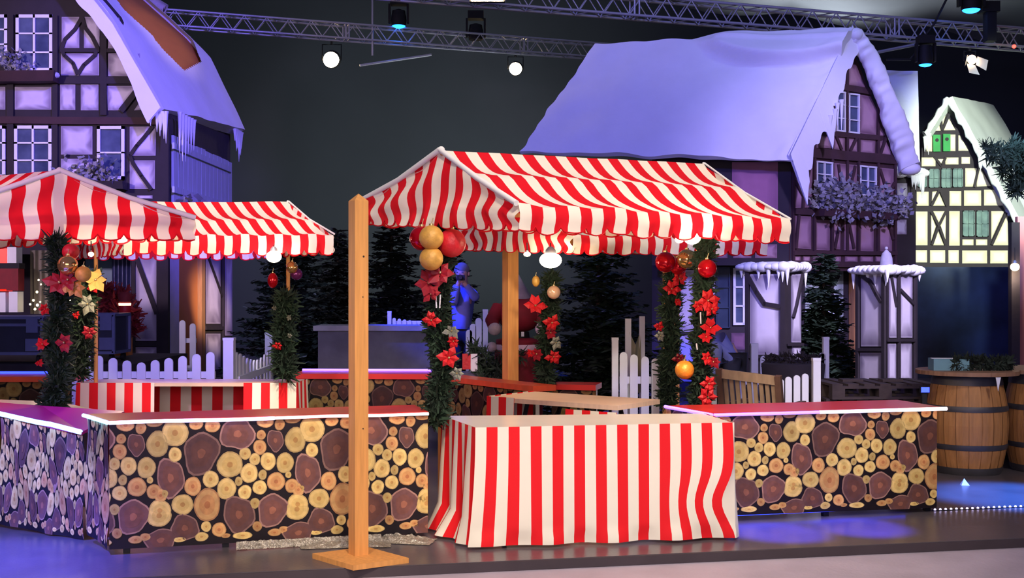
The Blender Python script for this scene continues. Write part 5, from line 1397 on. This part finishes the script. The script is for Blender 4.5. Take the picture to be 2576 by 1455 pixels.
mb = MB(); hc = pb+J['head']+V((.01, .02, .03)); mb.ball(hc, (.105, .115, .115), 16, 10, fn=lambda d: 1.0 if d.z > -.02 and d.y > -.07 or d.z > .05 else .8); mb.build('hair', 'hair', pt_)
hd = pb+J['head']
mb = MB(); mb.ball(hd+V((-.02, -.10, -.02)), (.016, .026, .02), 8, 6)
for sx in (-1, 1):
    mb.ball(hd+V((-.015+sx*.036, -.09, .012)), (.014, .01, .009), 8, 6, 1); mb.ball(hd+V((sx*.1, .0, -.005)), (.014, .022, .032), 8, 6)
mb.bar(hd+V((-.045, -.088, -.055)), hd+V((.012, -.09, -.055)), .008, .008, mat=1)
mb.build('face_features', ['skin', 'hair'], pt_)
for hk, sx in (('hal', -1), ('har', 1)):
    h0 = pb+J[hk]; mb = MB()
    for k in range(4):
        b = h0+V((sx*-.005*k, -.03, .03-.02*k)); L = (.055, .065, .06, .048)[k]
        mb.tube([b, b+V((-sx*.02, -L*.55, .01)), b+V((-sx*L*.9, -L*.6, .012))], [.010, .009, .007], 6)
    b = h0+V((-sx*.02, -.01, .035)); mb.tube([b, b+V((-sx*.03, -.02, .03)), b+V((-sx*.045, -.045, .032))], [.011, .010, .008], 6)
    mb.build('finger', 'skin', pt_)
cc = pb+(J['hal']+J['har'])/2+V((0, -.075, .035))
t = thing('camera', 'small dark camera held up at the face of the person in blue light', 'camera', cc-V((0, 0, .04)))
mb = MB(); mb.box(cc, (.11, .04, .07)); mb.build('camera_body', 'black', t); mb = MB(); mb.lathe(cc+V((0, -.02, 0)), [(.026, 0), (.026, .04), (.022, .045)], 16, axis=V((0, -1, 0))); mb.build('lens', 'dark_metal', t)
mb = MB(); mb.box(V((pb.x, 15.75, .08)), (1.0, .9, .16)); mb.single('stage_riser', 'black', 'low black riser under the person holding the camera', 'riser')
# stooping person behind the poinsettia column (back view, pale jacket in blue light)
qb = V((at(1815, 900, 12.6).x, 12.6, 0))
def jq(px, py, dy=0.0): return at(px, py, 12.6+dy)-qb
J = {'pelvis': jq(1838, 905), 'waist': jq(1832, 880), 'chest': jq(1808, 862, -.02), 'neck': jq(1786, 872, -.05), 'head': jq(1772, 888, -.1), 'crown': jq(1764, 898, -.12),
     'shl': jq(1800, 872, -.16), 'ell': jq(1800, 912, -.2), 'wrl': jq(1790, 945, -.22), 'hal': jq(1786, 957, -.22), 'shr': jq(1806, 872, .16), 'elr': jq(1812, 915, .18), 'wrr': jq(1802, 950, .15), 'har': jq(1799, 962, .15),
     'hpl': jq(1840, 915, -.09), 'knl': V((.08, -.12, .48)), 'anl': V((.12, -.1, .09)), 'tol': V((-.03, -.14, .04)), 'hpr': jq(1842, 915, .09), 'knr': V((.1, .1, .48)), 'anr': V((.14, .1, .09)), 'tor': V((0, .08, .04))}
bk = [k for k in body_keys if k != 'skull']; bl_ = [(a, b) for a, b in body_l if 'skull' not in (a, b)]+[('neck', 'head')]
qt = person('stooping person with rounded back in blue light behind the poinsettia column', qb, (J, None),
       [('body', bk, bl_, R_, 'skin'), ('jacket', jk, jl, JR, 'jacket'), ('trousers', tk, tl, TR, 'trousers')])
mb = MB(); mb.ball(qb+J['head']+V((.0, 0, .02)), (.108, .105, .108), 16, 10); mb.build('hair', 'hair', qt)
hd = qb+J['head']; mb = MB(); mb.ball(hd+V((-.1, 0, -.03)), (.026, .016, .02), 8, 6)
for sy_ in (-1, 1): mb.ball(hd+V((-.02, sy_*.1, -.02)), (.02, .012, .03), 8, 6)
mb.build('face_features', 'skin', qt)
for hk in ('hal', 'har'):
    h0 = qb+J[hk]; mb = MB()
    for k in range(4):
        b = h0+V((0, -.03+.02*k, -.02)); L = (.06, .07, .066, .05)[k]; mb.tube([b, b+V((-.008, 0, -L*.5)), b+V((-.03, 0, -L))], [.010, .009, .007], 6)
    b = h0+V((-.02, -.03, 0)); mb.tube([b, b+V((-.02, -.02, -.03)), b+V((-.03, -.02, -.055))], [.011, .01, .008], 6)
    mb.build('finger', 'skin', qt)

# ------------------------------------------------------------------ stone trough / parapet, bucket, red figure
s0 = at(800, 820, 14.6); s1 = at(1082, 820, 14.6)
t = thing('stone_trough', 'long grey stone trough behind the bar, pale ledge along its top', 'trough', V(((s0.x+s1.x)/2, 14.9, 0)))
zt = s0.z; mb = MB(); mb.prism([V((s0.x, 14.6, 0)), V((s1.x, 14.6, 0)), V((s1.x, 15.1, 0)), V((s0.x, 15.1, 0))], (0, 0, zt-.06)); mb.build('basin', 'stone', t)
mb = MB(); mb.prism([V((s0.x-.05, 14.54, zt-.06)), V((s1.x+.05, 14.54, zt-.06)), V((s1.x+.05, 15.16, zt-.06)), V((s0.x-.05, 15.16, zt-.06))], (0, 0, .06)); mb.build('ledge', 'stone_pale', t)
mb = MB(); mb.prism([V((s0.x+.75, 15.2, 1.09)), V((s1.x-.05, 15.2, 1.09)), V((s1.x-.05, 15.6, 1.09)), V((s0.x+.75, 15.6, 1.09))], (0, 0, .04))
mb.prism([V((s0.x+.75, 15.17, 0)), V((s1.x-.35, 15.17, 0)), V((s1.x-.35, 15.42, 0)), V((s0.x+.75, 15.42, 0))], (0, 0, 1.09)); mb.single('stone_step', 'stone', 'grey block behind the stone trough carrying the low blue pickets', 'step')
# bucket with fir
kb = V((at(1186, 900, 12.4).x, 12.4, 0))
t = thing('tin_bucket', 'ribbed grey tin tub with fir sprays beside the blue pickets', 'tub', kb)
mb = MB(); prof = [(.16, 0)]
for i in range(9): prof += [(.165+.002*i, .03+i*.085), (.172+.002*i, .06+i*.085)]
mb.lathe(kb, prof, 24); mb.build('tub', 'bucket', t)
mb = MB(); rnd = random.Random(4)
for k in range(12):
    a = kb+V((.08, 0, .74)); d = V((rnd.uniform(-.1, .5), rnd.uniform(-.35, .1), rnd.uniform(-.5, .3))); needles(mb, [a, a+d*.5+V((0, 0, .12)), a+d], .06, 140, rnd, .1, .009)
mb.build('fir_spray', 'needle', t)
mb = MB(); mb.box(kb+V((-.02, -.12, .86)), (.14, .05, .16), .1); mb.build('gift_box', 'bauble_red_matte', t, 'small red and white parcel stuck in the tub')
mb = MB(); mb.box(kb+V((.03, -.13, .85)), (.07, .05, .18), .1); mb.build('gift_box', 'paper_white', t)
# red figure behind the stout post : stacked red velvet decoration with pale trims
rb = V((at(1303, 900, 12.9).x, 12.9, 0)); s = 12.2/FPX
t = thing('velvet_figure', 'dark red velvet figure with pale trims and grey pointed hat behind the stout post', 'figure', rb)
zz = lambda y: at(1303, y, 12.9).z
mb = MB(); mb.lathe(rb, [(.26, 0), (.27, .3), (.25, zz(880)), (.235, zz(862))], 24); mb.lathe(rb, [(.24, zz(862)), (.24, zz(855)), (.15, zz(850))], 24); mb.build('robe', 'red_coat', t)
mb = MB(); mb.lathe(rb, [(.25, zz(880)), (.265, zz(874)), (.25, zz(866))], 24, cap=False); mb.build('trim', 'fur_white', t, 'pale fur band')
mb = MB(); mb.lathe(rb, [(.13, zz(856)), (.12, zz(835))], 20); mb.build('belt', 'black', t)
mb = MB(); mb.box(rb+V((.05, -.13, zz(840))), (.03, .01, .05)); mb.build('buckle', 'steel', t)
mb = MB(); mb.ball(rb+V((.02, 0, zz(790))), (.255, .24, .20), 24, 14); mb.build('chest', 'red_coat', t)
for sx, yy in ((-1, 800), (1, 795)):
    a = rb+V((sx*.2, -.05, zz(775))); mb = MB(); mb.tube([a, a+V((sx*.08, -.1, -.14)), a+V((sx*.05, -.2, -.22))], [.085, .075, .06], 12); mb.build('sleeve', 'red_coat', t)
    mb = MB(); e = a+V((sx*.05, -.2, -.22)); mb.ball(e, .07, 12, 8); mb.build('cuff', 'fur_white', t)
mb = MB(); mb.ball(rb+V((0, -.02, zz(757))), (.12, .11, .11), 16, 10); mb.build('head', 'fur_white', t)
mb = MB(); mb.lathe(rb+V((.0, 0, zz(752))), [(.15, 0), (.135, .03), (.09, .12), (.05, .19), (.012, .26)], 18); mb.build('hat', 'grey_felt', t)
mb = MB(); mb.ball(rb+V((-.28, -.1, zz(872))), .055, 12, 8); mb.build('pompom', 'fur_white', t)

# ------------------------------------------------------------------ behind the left stall: flight cases and a lit booth
def flightcase(label, x0, x1, y0, y1, Y, dep):
    a = at(x0, y1, Y); b = at(x1, y0, Y); w_ = b.x-a.x; hh = b.z-a.z; c = V(((a.x+b.x)/2, Y+dep/2, a.z))
    t = thing('flight_case', label, 'flight case', c, 'road cases on the booth floor')
    mb = MB(); mb.box(c+V((0, 0, hh/2)), (w_-.02, dep-.02, hh-.02)); mb.build('panel', 'case_panel', t)
    mb = MB(); e = .035
    for z in (0, hh): 
        for y in (-dep/2, dep/2): mb.box(c+V((0, y, z)), (w_, e, e))
        for x in (-w_/2, w_/2): mb.box(c+V((x, 0, z)), (e, dep, e))
    for x in (-w_/2, w_/2):
        for y in (-dep/2, dep/2): mb.box(c+V((x, y, hh/2)), (e, e, hh))
    mb.box(c+V((0, -dep/2, hh*.80)), (w_, e*.6, e)); mb.build('edge_frame', 'case_metal', t)
    for x in (-w_*.36, w_*.36):
        mb = MB(); mb.box(c+V((x, -dep/2-.01, hh*.78)), (.14, .02, .17)); mb.build('latch', 'case_metal', t)
        mb = MB(); mb.box(c+V((x, -dep/2-.01, hh*.24)), (.16, .02, .15)); mb.build('recess_plate', 'case_metal', t)
    for x in (-1, 1):
        for y in (-1, 1):
            mb = MB(); p = c+V((x*w_*.42, y*dep*.36, -.07)); mb.lathe(p-V((.02, 0, 0)), [(.055, 0), (.055, .04)], 14, axis=V((1, 0, 0))); mb.build('caster', 'black', t)
    return t
flightcase('dark flight case with metal edging, cut by the left edge', -70, 106, 800, 890, 14.5, .6)
flightcase('dark flight case with metal edging behind the thin garland', 150, 286, 793, 888, 14.5, .6)
fz = at(0, 890, 14.5).z-.125
mb = MB(); mb.prism([V((-7.6, 14.2, 0)), V((-4.6, 14.2, 0)), V((-4.6, 16.9, 0)), V((-7.6, 16.9, 0))], (0, 0, fz)); mb.single('booth_riser', 'dark_cloth', 'dark riser under the two flight cases', 'riser')
mb = MB(); mb.prism([at(-200, 560, 20.5), at(410, 560, 20.5), V((at(410, 560, 20.5).x, 20.5, 0)), V((at(-200, 560, 20.5).x, 20.5, 0))], (0, .05, 0)); mb.single('booth_drape', 'dark_cloth', 'dark back cloth of the booth under the left house', 'back cloth')
mb = MB(); mb.prism([at(215, 640, 19.9), at(282, 640, 19.9), at(282, 738, 19.9), at(215, 738, 19.9)], (0, .03, 0)); mb.single('booth_window', 'pane_teal', 'pale teal pane in the dark booth beside ribbed curtain', 'pane')
mb = MB(); mb.grid(lambda u, v: lerp(at(282, 638, 19.7), at(338, 638, 19.7), u)*(1)+V((0, .05*math.sin(u*34), 0))-V((0, 0, v*.70)), 60, 4); mb.single('ribbed_curtain', 'case_metal', 'grey ribbed curtain right of the teal pane', 'curtain')
mb = MB(); mb.grid(lambda u, v: lerp(at(76, 630, 16.5), at(128, 630, 16.5), u)+V((0, .03*math.sin(u*20), 0))-V((0, 0, v*.88)), 30, 6); mb.single('beige_curtain', 'curtain_beige', 'beige curtain strip with tiny lights at the left booth', 'curtain')
t = thing('fairy_lights', 'handful of tiny warm lights at the foot of the beige curtain', 'fairy lights', at(90, 775, 16.3))
for k, (x, y, r) in enumerate(((84, 756, 3), (76, 766, 2.6), (94, 768, 3.4), (88, 778, 3), (101, 760, 2), (97, 705, 2.2), (93, 735, 3), (103, 716, 2), (176, 758, 3.6), (177, 771, 2.6), (116, 708, 2))):
    mb = MB(); mb.ball(at(x, y, 16.3), r*16.3/FPX, 8, 6); mb.build('tiny_bulb', 'fairy', t)
t = thing('red_lit_shelf', 'red-lit booth shelf with white posts at the left edge', 'shelf', at(20, 790, 16.2))
for (x0, y0, x1, y1, m, nm) in ((-60, 625, 17, 662, 'lamp_red', 'lit_panel'), (18, 622, 41, 662, 'paper_white', 'white_panel'), (-60, 676, 46, 732, 'red_coat', 'red_front'), (-60, 728, 16, 733, 'lamp_red', 'lit_edge'), (-2, 736, 14, 786, 'window_white', 'white_post'), (22, 734, 44, 786, 'window_white', 'white_post'), (-60, 662, 48, 676, 'dark_cloth', 'shelf_board')):
    mb = MB(); a = at(x0, y1, 16.2); b = at(x1, y0, 16.2); mb.box((a+b)/2+V((0, .1, 0)), (b.x-a.x, .2, b.z-a.z)); mb.build(nm, m, t)
t = thing('ember_basket', 'dark bushy decoration with orange glowing lantern by the white panel', 'lantern', at(300, 840, 15.6))
mb = MB(); rnd = random.Random(6); needles(mb, [at(250, 755, 15.6), at(285, 750, 15.6), at(315, 775, 15.6), at(322, 840, 15.6)], .2, 900, rnd, .16, .02); mb.build('dry_leaf', 'red_coat', t)
mb = MB(); c = at(314, 765, 15.3); mb.lathe(c-V((0, 0, .16)), [(.05, 0), (.075, .05), (.075, .14)], 14); mb.build('glass', 'bauble_red_matte', t)
mb = MB(); mb.lathe(c-V((0, 0, .02)), [(.075, 0), (.078, .03)], 14); mb.build('lit_band', 'lens_orange', t)
mb = MB(); mb.lathe(c+V((0, 0, .01)), [(.07, 0), (.09, .1), (.06, .14)], 14); mb.build('lid', 'red_coat', t)
mb = MB(); c = at(300, 870, 15.6); mb.box(c+V((0, .1, -.0)), (.22, .2, .26)); mb.build('plinth', 'roof_board', t)

# ------------------------------------------------------------------ hall shell
mb = MB(); mb.quad(V((-30, 33, -1)), V((30, 33, -1)), V((30, 33, 14)), V((-30, 33, 14))); o = mb.build('wall_back', 'wall_dark'); tag(o, 'dark rear wall of the hall', 'wall', kind='structure')
for sx, nm in ((-1, 'wall_left'), (1, 'wall_right')):
    mb = MB(); mb.quad(V((sx*22, -3, -1)), V((sx*22, 33, -1)), V((sx*22, 33, 14)), V((sx*22, -3, 14))); o = mb.build(nm, 'wall_dark'); tag(o, 'dark side wall of the hall', 'wall', kind='structure')
ca, cb_, cc_, cd_ = at(1640, -8, 29), at(2700, 104, 29), at(2900, -260, 20), at(1500, -330, 20)
mb = MB(); mb.grid(lambda u, v: lerp(lerp(ca, cb_, u), lerp(cd_, cc_, u), v)+V((0, 0, -.25*math.sin(PI*((u*3) % 1)))), 24, 6); o = mb.build('ceiling', 'ceiling_canvas'); tag(o, 'pale canvas ceiling sails at the upper right', 'ceiling', kind='structure')

# ------------------------------------------------------------------ trusses and stage lights
def truss(label, a, b, s, bays, cut=1.0):
    t = thing('lighting_truss', label, 'truss', (a+b)/2-V((0, 0, s/2)), 'aluminium lighting trusses')
    d = (b-a).normalized(); side = d.cross(V((0, 0, 1))).normalized()*s/2; up = V((0, 0, s/2))
    rr = s*.075
    cs = [(1, 1), (1, -1), (-1, 1), (-1, -1)]
    for i, j in cs:
        mb = MB(); mb.tube([a+side*i+up*j, b+side*i+up*j], rr, 8); mb.build('chord', 'steel', t)
    for (i0, j0, i1, j1) in ((1, 1, 1, -1), (-1, 1, -1, -1), (1, 1, -1, 1), (1, -1, -1, -1)):
        mb = MB()
        for k in range(bays):
            p = lerp(a, b, k/bays); q = lerp(a, b, (k+.5)/bays); r = lerp(a, b, (k+1)/bays)
            mb.tube([p+side*i0+up*j0, q+side*i1+up*j1], rr*.5, 5); mb.tube([q+side*i1+up*j1, r+side*i0+up*j0], rr*.5, 5)
        mb.build('lattice', 'steel', t)
    for k in (.0, .36, .72, 1.0):
        mb = MB(); p = lerp(a, b, k)
        for o_ in (-.04, .04):
            for i, j, i2, j2 in ((1, 1, 1, -1), (-1, 1, -1, -1), (1, 1, -1, 1), (1, -1, -1, -1)): mb.tube([p+d*o_+side*i+up*j, p+d*o_+side*i2+up*j2], rr*.7, 5)
        mb.build('end_frame', 'steel', t)
    return t
truss('long aluminium truss behind the roofs, lower of the two', at(380, 44, 24.0), at(1640, 140, 27.2), .31, 24)
truss('aluminium truss running to the upper right corner above the snow roof', at(900, -38, 19.6), at(2720, 112, 21.6), .33, 30)
mb = MB(); mb.tube([at(937, -60, 25.2), at(937, 140, 25.2)], .025, 6); mb.single('hanging_rod', 'steel', 'thin vertical rod crossing the lower truss', 'rod')
mb = MB(); mb.tube([at(905, 165, 25.5), at(1085, 138, 26)], .03, 6); mb.single('hanging_bar', 'steel', 'slanted metal bar hanging below the lower truss', 'bar')
mb = MB(); mb.tube([at(2195, 134, 20), at(2325, 108, 20.6)], .03, 6); mb.single('hanging_bar', 'steel', 'slanted metal bar right of the snow roof peak', 'bar')
mb = MB(); mb.tube([at(350, -20, 23.75), at(415, 20, 23.75), at(412, 50, 23.75)], .09, 8); mb.single('bent_pipe', 'fur_white', 'pale bent pipe above the brown roof patch', 'pipe')
def moving_head(label, x, y, Y, s=1.0, lens=True):
    c = at(x, y, Y); k = .17*s
    t = thing('moving_head_spotlight', label, 'stage light', c-V((0, 0, .1)), 'blue moving head lights')
    mb = MB(); mb.box(c+V((0, 0, k*3.0)), (k*2.0, k*1.6, k*1.0)); mb.build('base', 'black', t)
    for sx in (-1, 1):
        mb = MB(); mb.box(c+V((sx*k*1.15, 0, k*1.4)), (k*.25, k*.7, k*2.4)); mb.build('yoke_arm', 'black', t)
    mb = MB(); mb.ball(c+V((0, 0, k*.9)), (k*.95, k*.95, k*1.1), 16, 10); mb.lathe(c, [(k*.9, -.02), (k*.98, .1), (k*.8, .3)], 18); mb.build('head', 'black', t)
    if lens:
        mb = MB(); mb.ball(c+V((0, 0, 0)), (k*.86, k*.86, k*.42), 18, 10); mb.build('lens', 'lens_blue', t, 'glowing blue lens')
moving_head('blue glowing stage light standing on the lower truss', 1003, 63, 25.3)
moving_head('largest blue glowing stage light, above the right end of the truss', 2443, 22, 20.4, 1.05)
moving_head('blue glowing stage light hanging right of the snow roof peak', 2328, 160, 20.2, .78)
moving_head('unlit stage light clamped to the lower truss near the snow roof', 1197, 98, 26, 1.0, False)
def lampspot(label, x, y, r, Y, mat='lens_warm', blades=False):
    c = at(x, y, Y); R = r*Y/FPX
    t = thing('stage_spotlight', label, 'stage light', c-V((0, 0, R)), 'warm stage spotlights')
    ax = V((-.1, -1, -.25)).normalized()
    mb = MB(); mb.lathe(c-ax*.02, [(R*1.0, 0), (R*1.15, -.08), (R*.8, -.3), (R*.3, -.34)], 18, axis=ax); mb.build('housing', 'black', t)
    mb = MB(); mb.ball(c, (R, R*.4, R), 18, 10); mb.build('lens', mat, t, 'glaring warm lens')
    mb = MB(); mb.tube([c+V((-R*1.2, .1, 0)), c+V((-R*1.2, .1, R*2)), c+V((R*1.2, .1, R*2)), c+V((R*1.2, .1, 0))], .015, 6); mb.tube([c+V((0, .1, R*2)), c+V((0, .1, R*2.6))], .03, 6); mb.build('yoke', 'black', t)
    if blades:
        for a_, b_ in ((V((-1, 0, .2)), 1), (V((1, 0, -.2)), 1), (V((-.2, 0, -1)), 1)):
            p = c+a_*R*1.0; q = c+a_*R*2.2-V((0, .2, .1)); e = a_.cross(V((0, 1, 0)))*R*.9
            mb = MB(); mb.prism([p-e, p+e, q+e*1.2, q-e*1.2], (0, .006, 0)); mb.build('barn_door', 'steel', t)
    return t
lampspot('large glaring warm spotlight in the dark above the lamplit stall', 833, 150, 20, 27.0)
lampspot('smaller glaring warm spotlight left of the big snow roof', 1297, 173, 16, 28.0)
lampspot('warm spotlight with open barn doors at the upper right', 2445, 150, 12, 20.0, 'lens_orange', True)
mb = MB(); c = at(2551, 117, 20.9); mb.ball(c, .035, 10, 8); mb.single('indicator_bulb', 'red_dot', 'tiny red light under the right end of the truss', 'indicator light')
t = thing('flood_spotlight', 'white glaring flood panel at the top edge above the lower truss', 'stage light', at(1225, -5, 19.0)); mb = MB(); a = at(1185, 2, 19.0); b = at(1266, -14, 19.0); mb.box((a+b)/2, (b.x-a.x, .1, b.z-a.z)); mb.build('lit_panel', 'lens_warm', t); mb = MB(); mb.box((a+b)/2+V((0, .1, .02)), ((b.x-a.x)*1.1, .12, (b.z-a.z)*1.4)); mb.build('housing', 'black', t)
for (x0, y0, x1, y1, lab) in ((1936, 133, 1900, -20, 'dark'),): pass
for pts, lab in (([(2385, -10, 20.4), (2350, 60, 20.4), (2320, 100, 20.4)], 'black cable slung down to the truss under the largest blue light'), ([(2325, 105, 20.3), (2290, 150, 20.3), (2230, 150, 20.3)], 'black cable sagging between roof peak and blue light')):
    mb = MB(); mb.tube([at(*p) for p in pts], .02, 6); mb.single('cable', 'cable', lab, 'cable')
mb = MB(); c = at(2490, 60, 20.6); mb.box(c, (.16, .2, .62)); mb.box(c+V((-.02, 0, .28)), (.3, .25, .18)); mb.single('truss_clamp', 'black', 'black clamp block straddling the truss right of the largest blue light', 'clamp')

# ------------------------------------------------------------------ things on the stage floor
def crumple(cx, cy, sx, sy, hgt, ang, seed, name, label, mat='foil'):
    c = onz(cx, cy, 0); R = Matrix.Rotation(ang, 3, 'Z'); mb = MB()
    def fn(u, v):
        x = (u-.5)*sx; y = (v-.5)*sy
        e = min(u, 1-u, v, 1-v)*4
        h_ = .004+hgt*min(1, e)*(.5+.9*abs(noise.noise(V((x*14, y*14, seed))))+.4*noise.noise(V((x*40, y*40, seed))))
        w = V((noise.noise(V((u*6, v*6, seed)))*.02, noise.noise(V((u*6, v*6, seed+9)))*.02, 0))
        return c+R@(V((x, y, 0))+w)+V((0, 0, max(.003, h_)))
    mb.grid(fn, 60, 20, smooth=False); return mb.single(name, mat, label, 'foil sheet', loc=c)
crumple(870, 1375, .56, .14, .03, .1, 3, 'foil_sheet', 'crumpled glittering foil strip on the stage behind the wooden post')
crumple(1010, 1362, .42, .2, .035, -.2, 7, 'foil_sheet', 'grey crinkled foil between the wooden post and the striped skirt')
mb = MB(); a = V((lerp(cFL, cFR, .38)+of*.05)); b = V((lerp(cFL, cFR, .84)+of*.05))
mb.grid(lambda u, v: lerp(a, b, u)+of*(.03*v+.012*noise.noise(V((u*40, v*6, 1))))+V((0, 0, .045*(1-v)+.012*abs(noise.noise(V((u*50, v*7, 2))))+.003)), 90, 6, smooth=False)
mb.single('foil_sheet', 'foil', 'narrow glittering foil along the hem of the left counter', 'foil sheet')
mb = MB(); c = onz(2427, 1221, 0); mb.add([c+V((-.035, -.02, 0)), c+V((.03, -.03, 0)), c+V((.035, .03, 0)), c+V((-.03, .03, 0)), c+V((-.005, 0, .055))], [(0, 1, 4), (1, 2, 4), (2, 3, 4), (3, 0, 4), (3, 2, 1, 0)]); mb.single('paper_scrap', 'paper_white', 'white paper scrap on the floor before the barrels', 'paper scrap')
t = thing('floor_light_string', 'dotted line of tiny lights set along the floor right of the log counter', 'light string', onz(2450, 1281, 0))
for k in range(22):
    p = onz(2352+k*13.5, 1285-k*.55, 0); mb = MB(); mb.ball(p+V((0, 0, .006)), (.009, .009, .008), 8, 6); mb.build('tiny_light', 'led_white', t)
mb = MB(); p0, p1 = onz(2345, 1286, 0), onz(2700, 1272, 0); mb.bar(p0+V((0, 0, .002)), p1+V((0, 0, .002)), .02, .004); mb.build('strip', 'dark_metal', t)
# added sheet on the distant floor, its yellow standing in for light there
mb = MB(); mb.prism([V((.75, 13.9, 0)), V((1.25, 13.9, 0)), V((1.5, 15.6, 0)), V((.9, 15.6, 0))], (0, 0, .012)); mb.single('lit_floor_sheet', 'glow_cloth', 'pale yellow sheet added for the lit floor behind the big fir', 'mat')
# ------------------------------------------------------------------ light of the hall
w = bpy.data.worlds.new('hall_air'); scn.world = w; w.use_nodes = True
bg = w.node_tree.nodes['Background']; bg.inputs[0].default_value = (.30, .32, .66, 1); bg.inputs[1].default_value = .26
WARM = (1, .86, .70); WHITE = (1, .93, .86); PINK = (1, .46, .80); GREEN = (.90, 1, .84)
spot((1.2, .2, 7.4), (.6, 7.9, .9), 2450, WARM, 35, .5, .5)          # front wash on the big stall, table and right counter
spot((3.2, 2.5, 8.0), (.9, 8.4, 2.0), 1500, WHITE, 32, .6, .3)         # on the big roof
spot((-2.2, 1, 6.0), (-1.3, 7.4, .35), 1150, (1, .80, .60), 20, .8, .4)  # left counter
spot((-2.6, 4.6, 8.0), (-2.6, 10.4, 2.3), 3200, (1, .86, .66), 17, .5, .3)  # lamplit stall
spot((-6.5, 1.5, 5.0), (-3.3, 8.4, 2.1), 1900, PINK, 22, .6, .3)        # pink on left gable
spot((-11.5, 6.0, 5.5), (-7.2, 19, 3.2), 5000, (.86, .62, .86), 36, .6, .5)  # left house front
spot((1.5, 8.5, 9.0), (-5.8, 21, 4.6), 11500, (.19, .125, 1), 30, .6, .4)     # its roof and side wall
spot((-2.5, 5.0, 8.0), (2.6, 17, 3.8), 4000, (.13, .125, 1), 38, .6, .5) # right roof
spot((7.5, 11, 10), (4.6, 17.3, 5.0), 450, (.62, .80, 1), 26, .8, .3)    # cool white on its ridge
spot((6.5, 5.0, 7.5), (4.7, 17, 2.6), 5500, (.52, .42, 1), 24, .6, .4) # pink house face
spot((7.6, 10, 5.0), (8.7, 23, 3.5), 13500, GREEN, 22, .5, .4)           # cream house
spot((6.5, 6, 8.5), (3.95, 9.2, 0), 36000, (.04, .20, 1), 9, .6, .1)    # blue pool right
spot((2.9, 6.4, 3.4), (1.75, 7.86, 0), 4600, (.06, .05, 1), 11, .7, .05)
spot((2.9, 6.4, 3.4), (2.35, 8.02, 0), 4200, (.06, .05, 1), 11, .7, .05)
spot((-5.0, 5.4, 4.4), (-3.35, 6.5, 0), 9000, (.10, .09, 1), 31, .8, .2) # blue wash left front
spot((-3.1, 10.5, 1.95), (-3.1, 12.8, .75), 170, (.26, .22, 1), 110, .7, .05) # added spot hidden under the lamplit stall's roof, for the fences
spot((3.0, 6.0, 6.5), (2.4, 12.2, .8), 1000, (.26, .22, 1), 28, .7, .3)
spot((-4.2, 13.0, 5), (-.6, 15.4, 1.5), 5000, (.02, .05, 1), 28, .5, .1) # person
spot((5.5, 3, 6), (3.9, 10.3, .6), 900, (1, .88, .74), 18, .6, .3)     # barrels
area((0, -2.5, 3.2), (0, 7, .2), 330, (1, .80, .86), 7, 3)
spot((7, 27.6, 6.0), (7.0, 26.0, 9), 330, (.9, .95, 1), 130, .6, .6)
spot((-1, 11, 9), (5, 22, 6.8), 520, (.55, .55, 1), 56, 1, .5)         # trusses
spot((0, 25.5, 2.5), (-3.5, 33, 5.6), 2600, (.85, .95, 1), 120, 1, 1)        # added spot, its glow on the rear wall stands in for haze
spot((4.6, 8.2, 4.6), (4.1, 14.3, 1.4), 3600, (.76, .66, 1), 26, .7, .2)   # pillars
spot((-1.5, 14.5, 3.0), (-5.4, 21.4, 1.3), 5000, (1, .72, .45), 11, .6, .2)   # warm patch on the plywood
spot((-1.2, 9.0, 5.0), (-2.9, 15.6, 1.5), 900, (.55, .68, 1), 15, .7, .3)   # rear firs
spot((.5, 9.9, 2.7), (1.1, 14.2, 1.5), 160, (1, .92, .62), 30, .7, .1)
spot((6.0, 12, 5), (8.1, 21.5, 1.4), 2600, (.36, .52, 1), 15, .8, .3)      # painted backdrop
spot((1.0, 9.0, 9.0), (-6.4, 21.6, 6.1), 3500, (1, .70, .42), 8, .7, .2)  # warm touch on the bare boards
spot((-6.6, 5.2, 3.2), (-3.15, 7.8, .25), 3000, (.16, .20, 1), 22, .8, .15)   # blue on the counter wing
scn.view_settings.view_transform = 'Standard'; scn.view_settings.look = 'None'; scn.view_settings.gamma = 1; scn.view_settings.use_curve_mapping = False
scn.view_settings.exposure = 0.0
scn.cycles.use_denoising = True
scn.cycles.sample_clamp_indirect = 4
